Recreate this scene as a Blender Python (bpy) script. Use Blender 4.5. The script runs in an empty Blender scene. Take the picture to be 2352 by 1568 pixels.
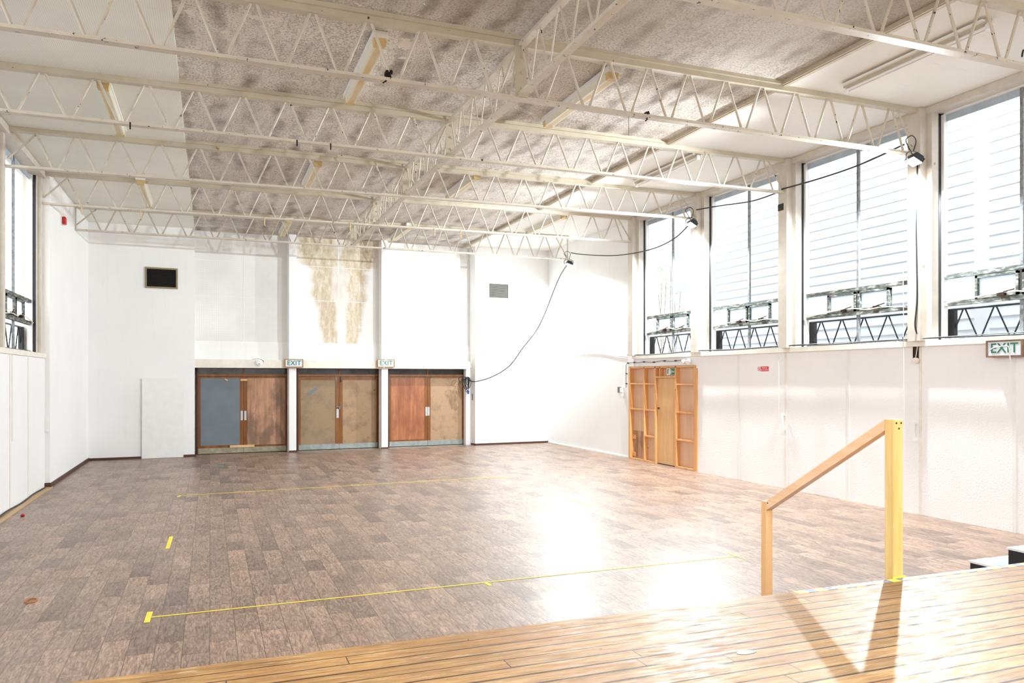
import bpy, math, random
from mathutils import Vector, Matrix
random.seed(7)
C = bpy.context.scene.collection
PI = math.pi

# ------------------------------------------------------------------ camera, world, exposure
PSI = math.atan(694/1783.6)
cam = bpy.data.cameras.new('camera'); cam_o = bpy.data.objects.new('camera', cam); C.objects.link(cam_o)
cam_o.location = (0, 0, 2.0); cam_o.rotation_euler = (PI/2, 0, -PSI)
cam.sensor_width = 36; cam.lens = 36*1783.6/2352; cam.shift_y = (867-784)/2352
cam.clip_start = .05; cam.clip_end = 200
bpy.context.scene.camera = cam_o
w = bpy.data.worlds.new('world'); bpy.context.scene.world = w; w.use_nodes = True
w.node_tree.nodes['Background'].inputs[0].default_value = (.93, .97, 1, 1)
w.node_tree.nodes['Background'].inputs[1].default_value = 2.1
vs = bpy.context.scene.view_settings
vs.view_transform = 'Standard'; vs.look = 'None'; vs.gamma = 1; vs.use_curve_mapping = False
vs.exposure = 1.3
try:
    bpy.context.scene.cycles.max_bounces = 10; bpy.context.scene.cycles.diffuse_bounces = 8
    bpy.context.scene.cycles.transparent_max_bounces = 16
except Exception: pass
FLOOD_W = 820
STAGE_FILL_W = 110  # power of each fill light added over the stage

# ------------------------------------------------------------------ room numbers
XL, XR = -2.8, 9.68            # side walls, lower part
YF = -4.0                      # rear wall behind the stage
TR_R = [5.65, 8.36, 11.13, 13.85, 16.5, 19.3]      # truss lines at the right / left wall
TR_L = [5.40, 8.05, 10.80, 13.5, 16.25, 19.1]
ZB_R = [5.245, 5.21, 5.275, 5.33, 5.27, 5.23]
ZB_L = [5.10, 5.09, 5.15, 5.13, 5.145, 5.18]
STAGE = .83
def zc(x): return 5.74 + .012*(x+2.8)               # the roof falls a little to the left
TH = math.atan(.066)

# ------------------------------------------------------------------ helpers
def srgb(r, g, b):
    f = lambda c: (c/255/12.92 if c/255 <= .04045 else ((c/255+.055)/1.055)**2.4)
    return (f(r), f(g), f(b), 1)

class MB:
    def __init__(s): s.v = []; s.f = []; s.sm = []
    def add(s, vs, fs, smooth=False):
        n = len(s.v); s.v += [tuple(v) for v in vs]; s.f += [tuple(i+n for i in f) for f in fs]; s.sm += [smooth]*len(fs); return s
    def box(s, x0, x1, y0, y1, z0, z1):
        return s.add([(x0,y0,z0),(x1,y0,z0),(x1,y1,z0),(x0,y1,z0),(x0,y0,z1),(x1,y0,z1),(x1,y1,z1),(x0,y1,z1)],
                     [(0,3,2,1),(4,5,6,7),(0,1,5,4),(1,2,6,5),(2,3,7,6),(3,0,4,7)])
    def beam(s, p, q, wd, h, up=(0,0,1), off=(0,0)):
        p = Vector(p); q = Vector(q); d = (q-p).normalized(); up = Vector(up)
        sd = d.cross(up).normalized(); u = sd.cross(d).normalized()
        vs = []
        for P in (p, q):
            for a, b in ((-1,-1),(1,-1),(1,1),(-1,1)):
                vs.append(P + sd*(a*wd/2+off[0]) + u*(b*h/2+off[1]))
        return s.add(vs, [(0,1,2,3),(7,6,5,4),(0,4,5,1),(1,5,6,2),(2,6,7,3),(3,7,4,0)])
    def rod(s, p, q, r, n=8, r2=None):
        p = Vector(p); q = Vector(q); d = (q-p).normalized(); r2 = r if r2 is None else r2
        a = d.cross(Vector((0,0,1)) if abs(d.z) < .9 else Vector((1,0,0))).normalized(); b = d.cross(a)
        vs = [P + (a*math.cos(2*PI*i/n)+b*math.sin(2*PI*i/n))*R for P, R in ((p,r),(q,r2)) for i in range(n)]
        s.add(vs, [(i,(i+1)%n,n+(i+1)%n,n+i) for i in range(n)], True)
        s.add(vs[:n], [tuple(range(n))[::-1]]); s.add(vs[n:], [tuple(range(n))]); return s
    def tube(s, pts, r, n=6, sub=6):
        P = [Vector(p) for p in pts]; Q = []
        if sub > 1 and len(P) > 2:
            for i in range(len(P)-1):
                p0 = P[max(i-1,0)]; p1 = P[i]; p2 = P[i+1]; p3 = P[min(i+2,len(P)-1)]
                for k in range(sub):
                    t = k/sub
                    Q.append(.5*((2*p1)+(p2-p0)*t+(2*p0-5*p1+4*p2-p3)*t*t+(3*p1-p0-3*p2+p3)*t**3))
            Q.append(P[-1])
        else: Q = P
        rings = []; a = None
        for i, p in enumerate(Q):
            d = (Q[min(i+1,len(Q)-1)]-Q[max(i-1,0)])
            d = d.normalized() if d.length > 1e-9 else Vector((0,0,1))
            if a is None: a = d.cross(Vector((0,0,1)) if abs(d.z) < .9 else Vector((1,0,0))).normalized()
            else:
                a = (a-d*a.dot(d)); a = a.normalized() if a.length > 1e-6 else d.orthogonal().normalized()
            b = d.cross(a)
            rings.append([p+(a*math.cos(2*PI*k/n)+b*math.sin(2*PI*k/n))*r for k in range(n)])
        vs = [v for R in rings for v in R]; m = len(rings)
        s.add(vs, [(i*n+k, i*n+(k+1)%n, (i+1)*n+(k+1)%n, (i+1)*n+k) for i in range(m-1) for k in range(n)], True)
        s.add(rings[0], [tuple(range(n))[::-1]]); s.add(rings[-1], [tuple(range(n))]); return s
    def prism(s, poly, fn0, fn1):
        n = len(poly); vs = [fn0(*p) for p in poly]+[fn1(*p) for p in poly]
        return s.add(vs, [tuple(range(n))[::-1], tuple(range(n,2*n))]+[(i,(i+1)%n,n+(i+1)%n,n+i) for i in range(n)])
    def blob(s, c, rad, seed=0, n=8, m=6, jit=.25):
        rnd = random.Random(seed); vs = []; fs = []
        for j in range(m+1):
            for i in range(n):
                k = 1+rnd.uniform(-jit, jit) if 0 < j < m else 1
                th = PI*j/m; ph = 2*PI*i/n
                vs.append((c[0]+rad[0]*k*math.sin(th)*math.cos(ph), c[1]+rad[1]*k*math.sin(th)*math.sin(ph), c[2]+rad[2]*k*math.cos(th)))
        for j in range(m):
            for i in range(n): fs.append((j*n+i, (j+1)*n+i, (j+1)*n+(i+1)%n, j*n+(i+1)%n))
        return s.add(vs, fs, True)

def tag(o, label=None, cat=None, group=None, kind=None):
    if label: o['label'] = label
    if cat: o['category'] = cat
    if group: o['group'] = group
    if kind: o['kind'] = kind
    return o
def thing(name, label, cat, loc=(0,0,0), rz=0, group=None, kind=None):
    o = bpy.data.objects.new(name, None); C.objects.link(o); o.empty_display_size = .1
    o.location = loc; o.rotation_euler = (0, 0, rz)
    return tag(o, label, cat, group, kind)
def wmat(o):
    m = Matrix.LocRotScale(o.location, o.rotation_euler, o.scale)
    return wmat(o.parent) @ m if o.parent else m
def obj(name, mb, m, parent=None, world=True, bevel=0):
    """one mesh object; with world=True the builder's coordinates are world ones"""
    me = bpy.data.meshes.new(name); V = [Vector(v) for v in mb.v]
    o = bpy.data.objects.new(name, me); C.objects.link(o)
    if parent is not None:
        o.parent = parent
        if world:
            I = wmat(parent).inverted(); V = [I @ v for v in V]
    else:
        c = Vector(((min(v.x for v in V)+max(v.x for v in V))/2, (min(v.y for v in V)+max(v.y for v in V))/2, min(v.z for v in V)))
        V = [v-c for v in V]; o.location = c
    me.from_pydata(V, [], mb.f)
    for p, sm in zip(me.polygons, mb.sm): p.use_smooth = sm
    me.materials.append(m); me.update()
    if bevel:
        b = o.modifiers.new('bevel', 'BEVEL'); b.width = bevel; b.segments = 2; b.limit_method = 'ANGLE'
    return o
def struct(name, mb, m, label, parent=None, bevel=0):
    o = obj(name, mb, m, parent, bevel=bevel); tag(o, label, None, None, 'structure' if parent is None else None); 
    if parent is None: o['category'] = name.split('_')[0].split('.')[0]
    return o
def text_obj(body, size, m, parent, loc, rot, name='lettering', extrude=.001, bold=0, xs=1):
    cu = bpy.data.curves.new('t', 'FONT'); cu.body = body; cu.size = size; cu.extrude = extrude; cu.offset = bold
    cu.align_x = 'CENTER'; cu.align_y = 'CENTER'; cu.space_character = 1.05
    t = bpy.data.objects.new('t', cu); C.objects.link(t)
    me = bpy.data.meshes.new_from_object(t.evaluated_get(bpy.context.evaluated_depsgraph_get()))
    bpy.data.objects.remove(t); bpy.data.curves.remove(cu)
    o = bpy.data.objects.new(name, me); C.objects.link(o); me.materials.clear(); me.materials.append(m)
    for v in me.vertices: v.co.x *= xs
    o.parent = parent; o.location = loc; o.rotation_euler = rot
    return o

# ------------------------------------------------------------------ materials
class NT:
    def __init__(s, name):
        s.m = bpy.data.materials.new(name); s.m.use_nodes = True; s.t = s.m.node_tree; s.n = s.t.nodes
        s.b = s.n['Principled BSDF']; s.out = s.n['Material Output']
        s.tc = s.n.new('ShaderNodeTexCoord')
    def L(s, a, b): s.t.links.new(a, b)
    def coord(s, which='Object', scale=(1,1,1), world=False, rot=(0,0,0)):
        mp = s.n.new('ShaderNodeMapping'); mp.inputs['Scale'].default_value = scale; mp.inputs['Rotation'].default_value = rot
        if world:
            g = s.n.new('ShaderNodeNewGeometry'); s.L(g.outputs['Position'], mp.inputs[0])
        else: s.L(s.tc.outputs[which], mp.inputs[0])
        return mp.outputs[0]
    def noise(s, vec, scale, detail=4, rough=.55, dist=0):
        n = s.n.new('ShaderNodeTexNoise'); s.L(vec, n.inputs['Vector']); n.inputs['Scale'].default_value = scale
        n.inputs['Detail'].default_value = detail; n.inputs['Roughness'].default_value = rough; n.inputs['Distortion'].default_value = dist
        return n.outputs['Fac']
    def ramp(s, fac, stops, interp='LINEAR'):
        r = s.n.new('ShaderNodeValToRGB'); r.color_ramp.interpolation = interp
        e = r.color_ramp.elements
        while len(e) > 1: e.remove(e[-1])
        e[0].position = stops[0][0]; e[0].color = stops[0][1]
        for p, c in stops[1:]:
            k = e.new(p); k.color = c
        s.L(fac, r.inputs[0]); return r.outputs[0]
    def val(s, fac, a, b, x0=0, x1=1):
        m = s.n.new('ShaderNodeMapRange'); s.L(fac, m.inputs[0])
        m.inputs[1].default_value = a; m.inputs[2].default_value = b; m.inputs[3].default_value = x0; m.inputs[4].default_value = x1
        return m.outputs[0]
    def mix(s, fac, a, b, mode='MIX'):
        x = s.n.new('ShaderNodeMix'); x.data_type = 'RGBA'; x.blend_type = mode
        for inp, v in ((x.inputs[0], fac), (x.inputs[6], a), (x.inputs[7], b)):
            if isinstance(v, (int, float)): inp.default_value = v
            elif isinstance(v, tuple): inp.default_value = v
            else: s.L(v, inp)
        return x.outputs[2]
    def math(s, op, a, b=0.0, c=None):
        x = s.n.new('ShaderNodeMath'); x.operation = op
        for inp, v in zip(x.inputs, (a, b, c)):
            if v is None: continue
            if isinstance(v, (int, float)): inp.default_value = v
            else: s.L(v, inp)
        return x.outputs[0]
    def sep(s, vec):
        x = s.n.new('ShaderNodeSeparateXYZ'); s.L(vec, x.inputs[0]); return x.outputs
    def comb(s, a, b, c=0.0):
        x = s.n.new('ShaderNodeCombineXYZ')
        for inp, v in zip(x.inputs, (a, b, c)):
            if isinstance(v, (int, float)): inp.default_value = v
            else: s.L(v, inp)
        return x.outputs[0]
    def white(s, vec):
        x = s.n.new('ShaderNodeTexWhiteNoise'); x.noise_dimensions = '3D'; s.L(vec, x.inputs['Vector']); return x.outputs['Value']
    def bump(s, h, strength=.3, dist=.01):
        b = s.n.new('ShaderNodeBump'); b.inputs['Strength'].default_value = strength; b.inputs['Distance'].default_value = dist
        s.L(h, b.inputs['Height']); s.L(b.outputs[0], s.b.inputs['Normal'])
    def done(s, col=None, rough=.6, metal=0, spec=.5, coat=0):
        if col is not None:
            if isinstance(col, tuple): s.b.inputs['Base Color'].default_value = col
            else: s.L(col, s.b.inputs['Base Color'])
        if isinstance(rough, (int, float)): s.b.inputs['Roughness'].default_value = rough
        else: s.L(rough, s.b.inputs['Roughness'])
        s.b.inputs['Metallic'].default_value = metal
        s.b.inputs['Specular IOR Level'].default_value = spec
        s.b.inputs['Coat Weight'].default_value = coat
        return s.m

def plain(name, col, rough=.6, metal=0, var=.06, scale=6, spec=.5):
    t = NT(name); c = t.coord(world=True)
    n = t.noise(c, scale, 5)
    d = tuple(max(0, x*(1-var*2)) for x in col[:3])+(1,); l = tuple(min(1, x*(1+var)) for x in col[:3])+(1,)
    return t.done(t.ramp(n, [(.3, d), (.7, l)]), rough, metal, spec)

def paint_white(name, col=(.83,.83,.82,1), emboss=0, specks=True, rough=.55, scuff=.5):
    t = NT(name); c = t.coord(world=True)
    big = t.noise(c, .8, 5); base = t.ramp(big, [(.35, tuple(x*.96 for x in col[:3])+(1,)), (.65, col)])
    if specks:
        sp = t.noise(c, 9, 3, .7); k = t.val(sp, .80, .83); base = t.mix(t.math('MULTIPLY', k, .75), base, srgb(95,80,72))
        st = t.noise(t.coord(world=True, scale=(3,3,.35)), 1.6, 5, .7)
        base = t.mix(t.math('MULTIPLY', t.val(st, .58, .8), scuff*.35), base, srgb(178,172,165))
    if emboss:
        e = t.noise(c, 38, 3, .6); t.bump(e, emboss, .006)
    return t.done(base, rough, 0, .3)

def steel_paint(name, base, chip=srgb(58,46,38), amt=.70, rust=True):
    t = NT(name); c = t.coord(world=True)
    n = t.noise(c, 5, 4, .6); col = t.ramp(n, [(.3, tuple(x*.86 for x in base[:3])+(1,)), (.7, base)])
    k = t.val(t.noise(c, 15, 3, .7), amt, amt+.015)
    col = t.mix(k, col, chip)
    if rust:
        k2 = t.val(t.noise(c, 4.3, 2, .5), .74, .76); col = t.mix(t.math('MULTIPLY', k2, .8), col, srgb(160,110,60))
    return t.done(col, .45, 0, .4)

def wood(name, a, b, axis='z', scale=1.0, rough=.45, grain=26, stain=None, knots=False, coat=0, sk=.75):
    t = NT(name)
    st = {'z': (1,1,.07), 'x': (.07,1,1), 'y': (1,.07,1)}[axis]
    c = t.coord(world=True, scale=tuple(x*scale for x in st))
    n1 = t.noise(c, grain, 6, .65, .4); n2 = t.noise(c, 4.5, 4, .6, 1.2)
    f = t.math('ADD', t.math('MULTIPLY', n1, .5), t.math('MULTIPLY', n2, .5))
    col = t.ramp(f, [(.32, a), (.52, tuple((x+y)/2 for x, y in zip(a, b))), (.68, b)])
    if stain:
        col = t.mix(t.math('MULTIPLY', t.val(t.noise(t.coord(world=True, scale=(1,1,.5)), 2.6, 5, .6, .3), .44, .62), sk), col, stain)
    if knots:
        v = t.n.new('ShaderNodeTexVoronoi'); v.inputs['Scale'].default_value = 3.0
        t.L(t.coord(world=True, scale=(1.6,1.6,.8)), v.inputs['Vector'])
        col = t.mix(t.val(v.outputs['Distance'], .07, .04), col, srgb(120,60,35))
    t.bump(n1, .08, .002)
    return t.done(col, rough, 0, .4, coat)

M = {}
M['wall'] = paint_white('white_wall_paint', (.87,.87,.865,1), 0)
M['wall_emb'] = paint_white('embossed_white_paint', (.9,.9,.905,1), .55, True, .5, .15)
M['wall_l'] = paint_white('left_wall_paint', (.85,.85,.85,1), .1, True, .5, .3)
M['outer'] = paint_white('outer_wall_paint', (.8,.8,.8,1), 0, False)
M['cream'] = steel_paint('cream_gloss_paint', srgb(238,232,220), amt=.80)
M['steel'] = steel_paint('chipped_cream_steel', srgb(208,199,183), amt=.655)
M['steel2'] = steel_paint('dull_cream_steel', srgb(200,189,168), amt=.70)
M['column'] = steel_paint('cream_column_paint', srgb(212,204,192), amt=.82)
M['black'] = plain('black_paint', srgb(22,22,28), .4)
M['dark_skirt'] = wood('dark_brown_skirting', srgb(62,38,28), srgb(96,62,46), 'x', 1, .5)
M['oak'] = wood('orange_brown_door_frame', srgb(98,56,20), srgb(150,94,40), 'z', 1, .35)
M['oak_dark'] = wood('dark_door_lining', srgb(60,34,22), srgb(92,54,34), 'z', 1, .4)
M['grey_panel'] = plain('blue_grey_board', srgb(108,118,126), .55, 0, .05, 3)
M['ply_a'] = wood('pinkish_plywood', srgb(142,104,78), srgb(218,168,136), 'z', 1, .5, 14, srgb(112,90,72))
M['ply_b'] = wood('red_brown_plywood', srgb(134,76,46), srgb(202,136,94), 'z', 1, .35, 16, srgb(112,62,40), sk=.45)
def hardboard(name, base, dark, seed):
    t = NT(name); c = t.coord(world=True)
    f = t.noise(c, 70, 4, .7); g = t.noise(t.coord(world=True, rot=(0,.6,0), scale=(1,1,1)), 2.3+seed, 5, .6)
    col = t.ramp(f, [(.3, tuple(x*.72 for x in base[:3])+(1,)), (.65, base)])
    col = t.mix(t.math('MULTIPLY', t.val(g, .48, .72), .7), col, dark)
    col = t.mix(t.val(t.noise(c, 11+seed, 3, .6), .70, .72), col, srgb(62,50,42))
    return t.done(col, .55)
M['hb_a'] = hardboard('hardboard_olive', srgb(158,132,102), srgb(108,90,70), 0)
M['hb_b'] = hardboard('hardboard_tan', srgb(176,144,110), srgb(118,96,74), 1.3)
M['kick'] = plain('dull_metal_kick_plate', srgb(158,166,162), .35, .6, .12, 8)
M['kick_b'] = plain('stained_kick_plate', srgb(158,152,130), .45, .4, .14, 8)
M['alu'] = plain('brushed_aluminium', srgb(190,194,198), .35, .7)
M['steelgrey'] = plain('grey_steel', srgb(120,118,114), .4, .8)
M['pine'] = wood('orange_pine', srgb(226,172,116), srgb(246,204,152), 'z', 1, .45, 20, None, True)
M['pine_y'] = wood('pine_batten', srgb(206,160,110), srgb(236,200,150), 'x', 1, .5, 20)
M['stud'] = wood('pine_stud', srgb(206,146,88), srgb(232,180,122), 'z', 1, .55, 18, None, True)
M['ply_c'] = wood('pale_plywood', srgb(206,168,138), srgb(226,192,162), 'z', 1, .6, 22)
M['ply_d'] = wood('honey_plywood_door', srgb(205,158,108), srgb(228,184,134), 'z', 1, .5, 22)
M['post_y'] = wood('varnished_yellow_post', srgb(210,170,92), srgb(240,214,148), 'z', 1, .3, 18, None, True)
M['rail'] = wood('pale_orange_handrail', srgb(232,182,138), srgb(250,216,178), 'y', 1, .35, 20)
M['tape'] = plain('yellow_tape', srgb(246,220,70), .5, 0, .05)
M['white_pl'] = plain('white_plastic', srgb(236,236,234), .35, 0, .02)
M['red'] = plain('red_plastic', srgb(190,20,22), .3, 0, .03)
M['blue'] = plain('blue_plastic', srgb(28,70,150), .35, 0, .03)
M['rubber'] = plain('black_rubber_cable', srgb(28,30,32), .5)
M['greycab'] = plain('grey_cable', srgb(120,122,122), .5)
M['whitecab'] = plain('white_cable', srgb(224,222,214), .5)
M['green'] = plain('green_lettering', srgb(40,110,84), .5)
M['signface'] = plain('sign_face_white', srgb(214,222,228), .4, 0, .02)
M['signgreen'] = plain('safety_green', srgb(12,130,80), .4, 0, .02)
M['signred'] = plain('safety_red', srgb(214,62,66), .4, 0, .02)
M['signwood'] = wood('sign_frame_wood', srgb(140,104,48), srgb(176,136,72), 'x', 1, .4)
M['signwood2'] = wood('walnut_sign_frame', srgb(112,82,62), srgb(150,116,92), 'x', 1, .4)
M['diff'] = None
M['vent_dark'] = plain('vent_black', srgb(20,18,16), .8)
M['vent_frame'] = plain('vent_olive_frame', srgb(142,130,98), .5)
M['vent_slat'] = plain('vent_dark_slat', srgb(34,30,26), .6)
M['vent_slat2'] = plain('vent_grey_slat', srgb(120,118,110), .5)
M['grey_tread'] = plain('blue_grey_tread', srgb(176,186,198), .5, 0, .06, 10)
M['rust'] = plain('dark_rusty_metal', srgb(58,36,26), .8, .3, .3, 30)
M['darkrust'] = plain('blackened_clamp', srgb(28,18,14), .85, .2, .3, 30)
M['leaf'] = plain('pale_green_leaf', srgb(178,205,160), .6, 0, .2, 8)
M['stem'] = plain('plant_stem', srgb(150,130,104), .7)
M['headstrip'] = plain('pale_blue_strip', srgb(176,190,202), .6, 0, .08, 5)
M['siding'] = plain('white_cladding', srgb(236,241,246), .45, 0, .01)
M['ground'] = plain('outside_paving', srgb(112,114,112), .8, 0, .1)

def m_weathered():
    t = NT('peeling_window_paint'); c = t.coord(world=True)
    n = t.noise(t.coord(world=True, scale=(1,.22,1)), 26, 5, .7); col = t.ramp(n, [(.35, srgb(46,50,46)), (.52, srgb(92,96,90)), (.66, srgb(186,184,174))])
    t.bump(n, .5, .004); return t.done(col, .7)
M['weath'] = m_weathered()
def m_mullion():
    t = NT('grey_mullion_paint'); c = t.coord(world=True)
    n = t.noise(c, 20, 5, .7); return t.done(t.ramp(n, [(.3, srgb(92,94,98)), (.7, srgb(150,152,154))]), .5)
M['mull'] = m_mullion()
def m_glass(name, tr=.93):
    t = NT(name); t.n.remove(t.b)
    a = t.n.new('ShaderNodeBsdfTransparent'); a.inputs[0].default_value = (tr, tr, tr, 1)
    g = t.n.new('ShaderNodeBsdfGlossy'); g.inputs['Roughness'].default_value = .02
    x = t.n.new('ShaderNodeMixShader'); x.inputs[0].default_value = .012
    t.L(a.outputs[0], x.inputs[1]); t.L(g.outputs[0], x.inputs[2]); t.L(x.outputs[0], t.out.inputs[0]); return t.m
M['glass'] = m_glass('window_glass')
def m_frost():
    t = NT('frosted_glass'); t.n.remove(t.b)
    a = t.n.new('ShaderNodeBsdfTranslucent'); a.inputs[0].default_value = (.92,.95,.97,1)
    g = t.n.new('ShaderNodeBsdfTransparent'); x = t.n.new('ShaderNodeMixShader'); x.inputs[0].default_value = .3
    t.L(a.outputs[0], x.inputs[1]); t.L(g.outputs[0], x.inputs[2]); t.L(x.outputs[0], t.out.inputs[0]); return t.m
M['frost'] = m_frost()
def m_darkglass():
    t = NT('dark_transom_glass'); c = t.coord(world=True); n = t.noise(c, 1.7, 3)
    return t.done(t.ramp(n, [(.4, srgb(42,46,48)), (.6, srgb(74,78,76))]), .12, 0, .5)
M['dglass'] = m_darkglass()

def m_vinyl():
    t = NT('wood_effect_vinyl'); P = t.sep(t.coord(world=True)); W, L = .188, 1.02
    row = t.math('FLOOR', t.math('DIVIDE', P[0], W))
    r1 = t.white(t.comb(row, 3.3, 1.1))
    yy = t.math('ADD', t.math('DIVIDE', P[1], L), t.math('MULTIPLY', r1, 7.3)); col = t.math('FLOOR', yy)
    fx = t.math('FRACT', t.math('DIVIDE', P[0], W)); fy = t.math('FRACT', yy)
    half = t.math('GREATER_THAN', t.white(t.comb(row, col, 8.0)), .45)
    sub = t.math('MULTIPLY', half, t.math('GREATER_THAN', fy, .47))
    tone = t.white(t.comb(row, col, sub))
    seed = t.math('MULTIPLY', tone, 37.0)
    gv = t.comb(t.math('MULTIPLY', P[0], 9.0), t.math('ADD', t.math('MULTIPLY', P[1], 1.3), seed), seed)
    g1 = t.noise(gv, 3.2, 6, .62, 1.6)
    ring = t.math('FRACT', t.math('MULTIPLY', t.noise(t.comb(t.math('MULTIPLY', P[0], 3.2), t.math('MULTIPLY', P[1], 1.1), seed), 1.4, 2, .5, .5), 16.0))
    ring = t.val(t.math('ABSOLUTE', t.math('SUBTRACT', ring, .5)), .0, .16, 1, 0)
    fine = t.noise(t.comb(t.math('MULTIPLY', P[0], 60.0), t.math('MULTIPLY', P[1], 4.0), seed), 3, 4, .7)
    f = t.math('ADD', t.math('MULTIPLY', g1, .62), t.math('MULTIPLY', fine, .38))
    base = t.ramp(f, [(.32, srgb(88,68,56)), (.5, srgb(154,128,110)), (.68, srgb(196,168,146))])
    base = t.mix(t.math('MULTIPLY', ring, .45), base, srgb(84,66,54))
    shade = t.ramp(tone, [(0, (.62,.61,.63,1)), (.25, (.86,.85,.85,1)), (1, (1.08,1.06,1.04,1))])
    base = t.mix(1.0, base, shade, 'MULTIPLY')
    grad = t.val(fy, 0, 1, .84, 1.10)
    ed = t.math('MINIMUM', t.math('MINIMUM', fx, t.math('SUBTRACT', 1.0, fx)), 1.0)
    edy = t.math('MULTIPLY', t.math('MINIMUM', fy, t.math('SUBTRACT', 1.0, fy)), L/W)
    edy2 = t.math('ADD', t.math('MULTIPLY', t.math('ABSOLUTE', t.math('SUBTRACT', fy, .47)), L/W), t.math('SUBTRACT', 1.0, half))
    e = t.math('MINIMUM', ed, t.math('MINIMUM', edy, edy2))
    base = t.mix(t.val(e, .018, .005), base, srgb(84,66,56))
    gr = t.n.new('ShaderNodeCombineColor'); [t.L(grad, gr.inputs[i]) for i in range(3)]
    base = t.mix(1.0, base, gr.outputs[0], 'MULTIPLY')
    t.bump(fine, .05, .001)
    rg = t.val(t.noise(t.coord(world=True), 1.1, 4), .3, .7, .34, .44)
    return t.done(base, rg, 0, .6)
M['vinyl'] = m_vinyl()

def m_boards():
    t = NT('worn_stage_boards'); P = t.sep(t.coord(world=True)); W = .092
    d = t.math('SUBTRACT', 3.29, P[1]); row = t.math('FLOOR', t.math('DIVIDE', d, W)); fr = t.math('FRACT', t.math('DIVIDE', d, W))
    r = t.white(t.comb(row, 1.7, .3)); L = 2.4
    xx = t.math('ADD', t.math('DIVIDE', P[0], L), t.math('MULTIPLY', r, 9.0)); col = t.math('FLOOR', xx); fx = t.math('FRACT', xx)
    tone = t.white(t.comb(row, col, .5)); seed = t.math('MULTIPLY', tone, 21.0)
    g = t.noise(t.comb(t.math('MULTIPLY', P[0], 1.4), t.math('MULTIPLY', P[1], 22.0), seed), 3, 6, .65, .6)
    big = t.noise(t.coord(world=True), 1.6, 5, .6)
    f = t.math('ADD', t.math('MULTIPLY', g, .6), t.math('MULTIPLY', big, .4))
    base = t.ramp(f, [(.33, srgb(114,82,46)), (.5, srgb(170,130,80)), (.66, srgb(204,168,114))])
    base = t.mix(1.0, base, t.ramp(tone, [(0, (.82,.8,.78,1)), (1, (1.08,1.06,1.04,1))]), 'MULTIPLY')
    wr = t.noise(t.coord(world=True, scale=(1,4,1)), 7, 6, .8); base = t.mix(t.math('MULTIPLY', t.val(wr, .56, .68), .4), base, srgb(218,200,168))
    sp = t.noise(t.coord(world=True), 34, 3, .7); base = t.mix(t.val(sp, .72, .75), base, srgb(70,48,32))
    bl = t.noise(t.coord(world=True, scale=(1,2,1)), 1.1, 5, .65); base = t.mix(t.math('MULTIPLY', t.val(bl, .46, .66), .45), base, srgb(140,92,50))
    # scratches
    for rot, sc in ((.9, 5), (2.3, 4), (1.3, 6)):
        s_ = t.noise(t.coord(world=True, rot=(0,0,rot), scale=(.5,22,1)), sc, 2, .5); k = t.val(s_, .735, .75); base = t.mix(t.math('MULTIPLY', k, .5), base, srgb(236,222,196))
    e = t.math('MINIMUM', fr, t.math('SUBTRACT', 1.0, fr)); on = t.math('GREATER_THAN', d, -.02)
    big_e = t.val(t.white(t.comb(t.math('FLOOR', t.math('ADD', t.math('DIVIDE', d, W), .5)), 4.0, 2.0)), 0, 1, .025, .075)
    edge = t.math('MULTIPLY', t.math('LESS_THAN', e, big_e), on)
    ex = t.math('LESS_THAN', t.math('MULTIPLY', t.math('MINIMUM', fx, t.math('SUBTRACT', 1.0, fx)), L), .0022)
    edge = t.math('MAXIMUM', edge, t.math('MULTIPLY', ex, on))
    base = t.mix(t.math('MULTIPLY', edge, .92), base, srgb(46,30,22))
    h = t.math('SUBTRACT', t.math('MULTIPLY', g, .4), edge); t.bump(h, .35, .003)
    rg = t.val(t.noise(t.coord(world=True, scale=(1,5,1)), 6, 5, .7), .3, .7, .30, .62)
    return t.done(base, rg, 0, .38)
M['boards'] = m_boards()

def m_ceiling():
    t = NT('mouldy_ceiling_board'); c = t.coord(world=True); P = t.sep(c)
    base = t.ramp(t.noise(c, .6, 4), [(.35, srgb(214,209,200)), (.65, srgb(234,230,222))])
    # dark mould following the joints that run along the hall
    warp = t.math('MULTIPLY', t.math('SUBTRACT', t.noise(c, 1.2, 3), .5), .5)
    band = t.math('SINE', t.math('MULTIPLY', t.math('ADD', P[0], warp), 15.5)); band = t.val(band, -.3, 1, 0, 1)
    pat = t.val(t.noise(c, 1.3, 5, .65), .40, .66)
    k = t.math('MULTIPLY', t.math('MULTIPLY', band, pat), .72)
    base = t.mix(k, base, srgb(112,98,88))
    streak = t.val(t.noise(t.coord(world=True, scale=(7,1,1)), 2.2, 5, .7), .52, .75); base = t.mix(t.math('MULTIPLY', streak, .5), base, srgb(138,124,112))
    # pitted texture
    sp = t.noise(c, 44, 3, .7); amt = t.val(t.noise(c, .9, 4), .3, .6, .58, .51)
    k2 = t.math('MULTIPLY', t.math('GREATER_THAN', sp, amt), .46); base = t.mix(k2, base, srgb(104,84,74))
    # near the stage the board is darker brown; flakes of white paint
    ny = t.val(P[1], 8.8, 7.4, 0, .62); base = t.mix(ny, base, srgb(146,132,116))
    fl = t.math('MULTIPLY', t.val(t.noise(c, 3.2, 5, .62), .62, .625), t.math('MULTIPLY', t.math('LESS_THAN', P[0], 2.2), t.math('LESS_THAN', P[1], 9.3))); base = t.mix(fl, base, srgb(226,218,206))
    # darker towards the far wall
    fy = t.val(P[1], 18.6, 20.6, 0, .45); base = t.mix(t.math('MULTIPLY', fy, t.val(t.noise(c, 1.7, 4), .35, .6)), base, srgb(112,94,82))
    t.bump(sp, .35, .004)
    return t.done(base, .85, 0, .2)
M['ceil'] = m_ceiling()
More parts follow.
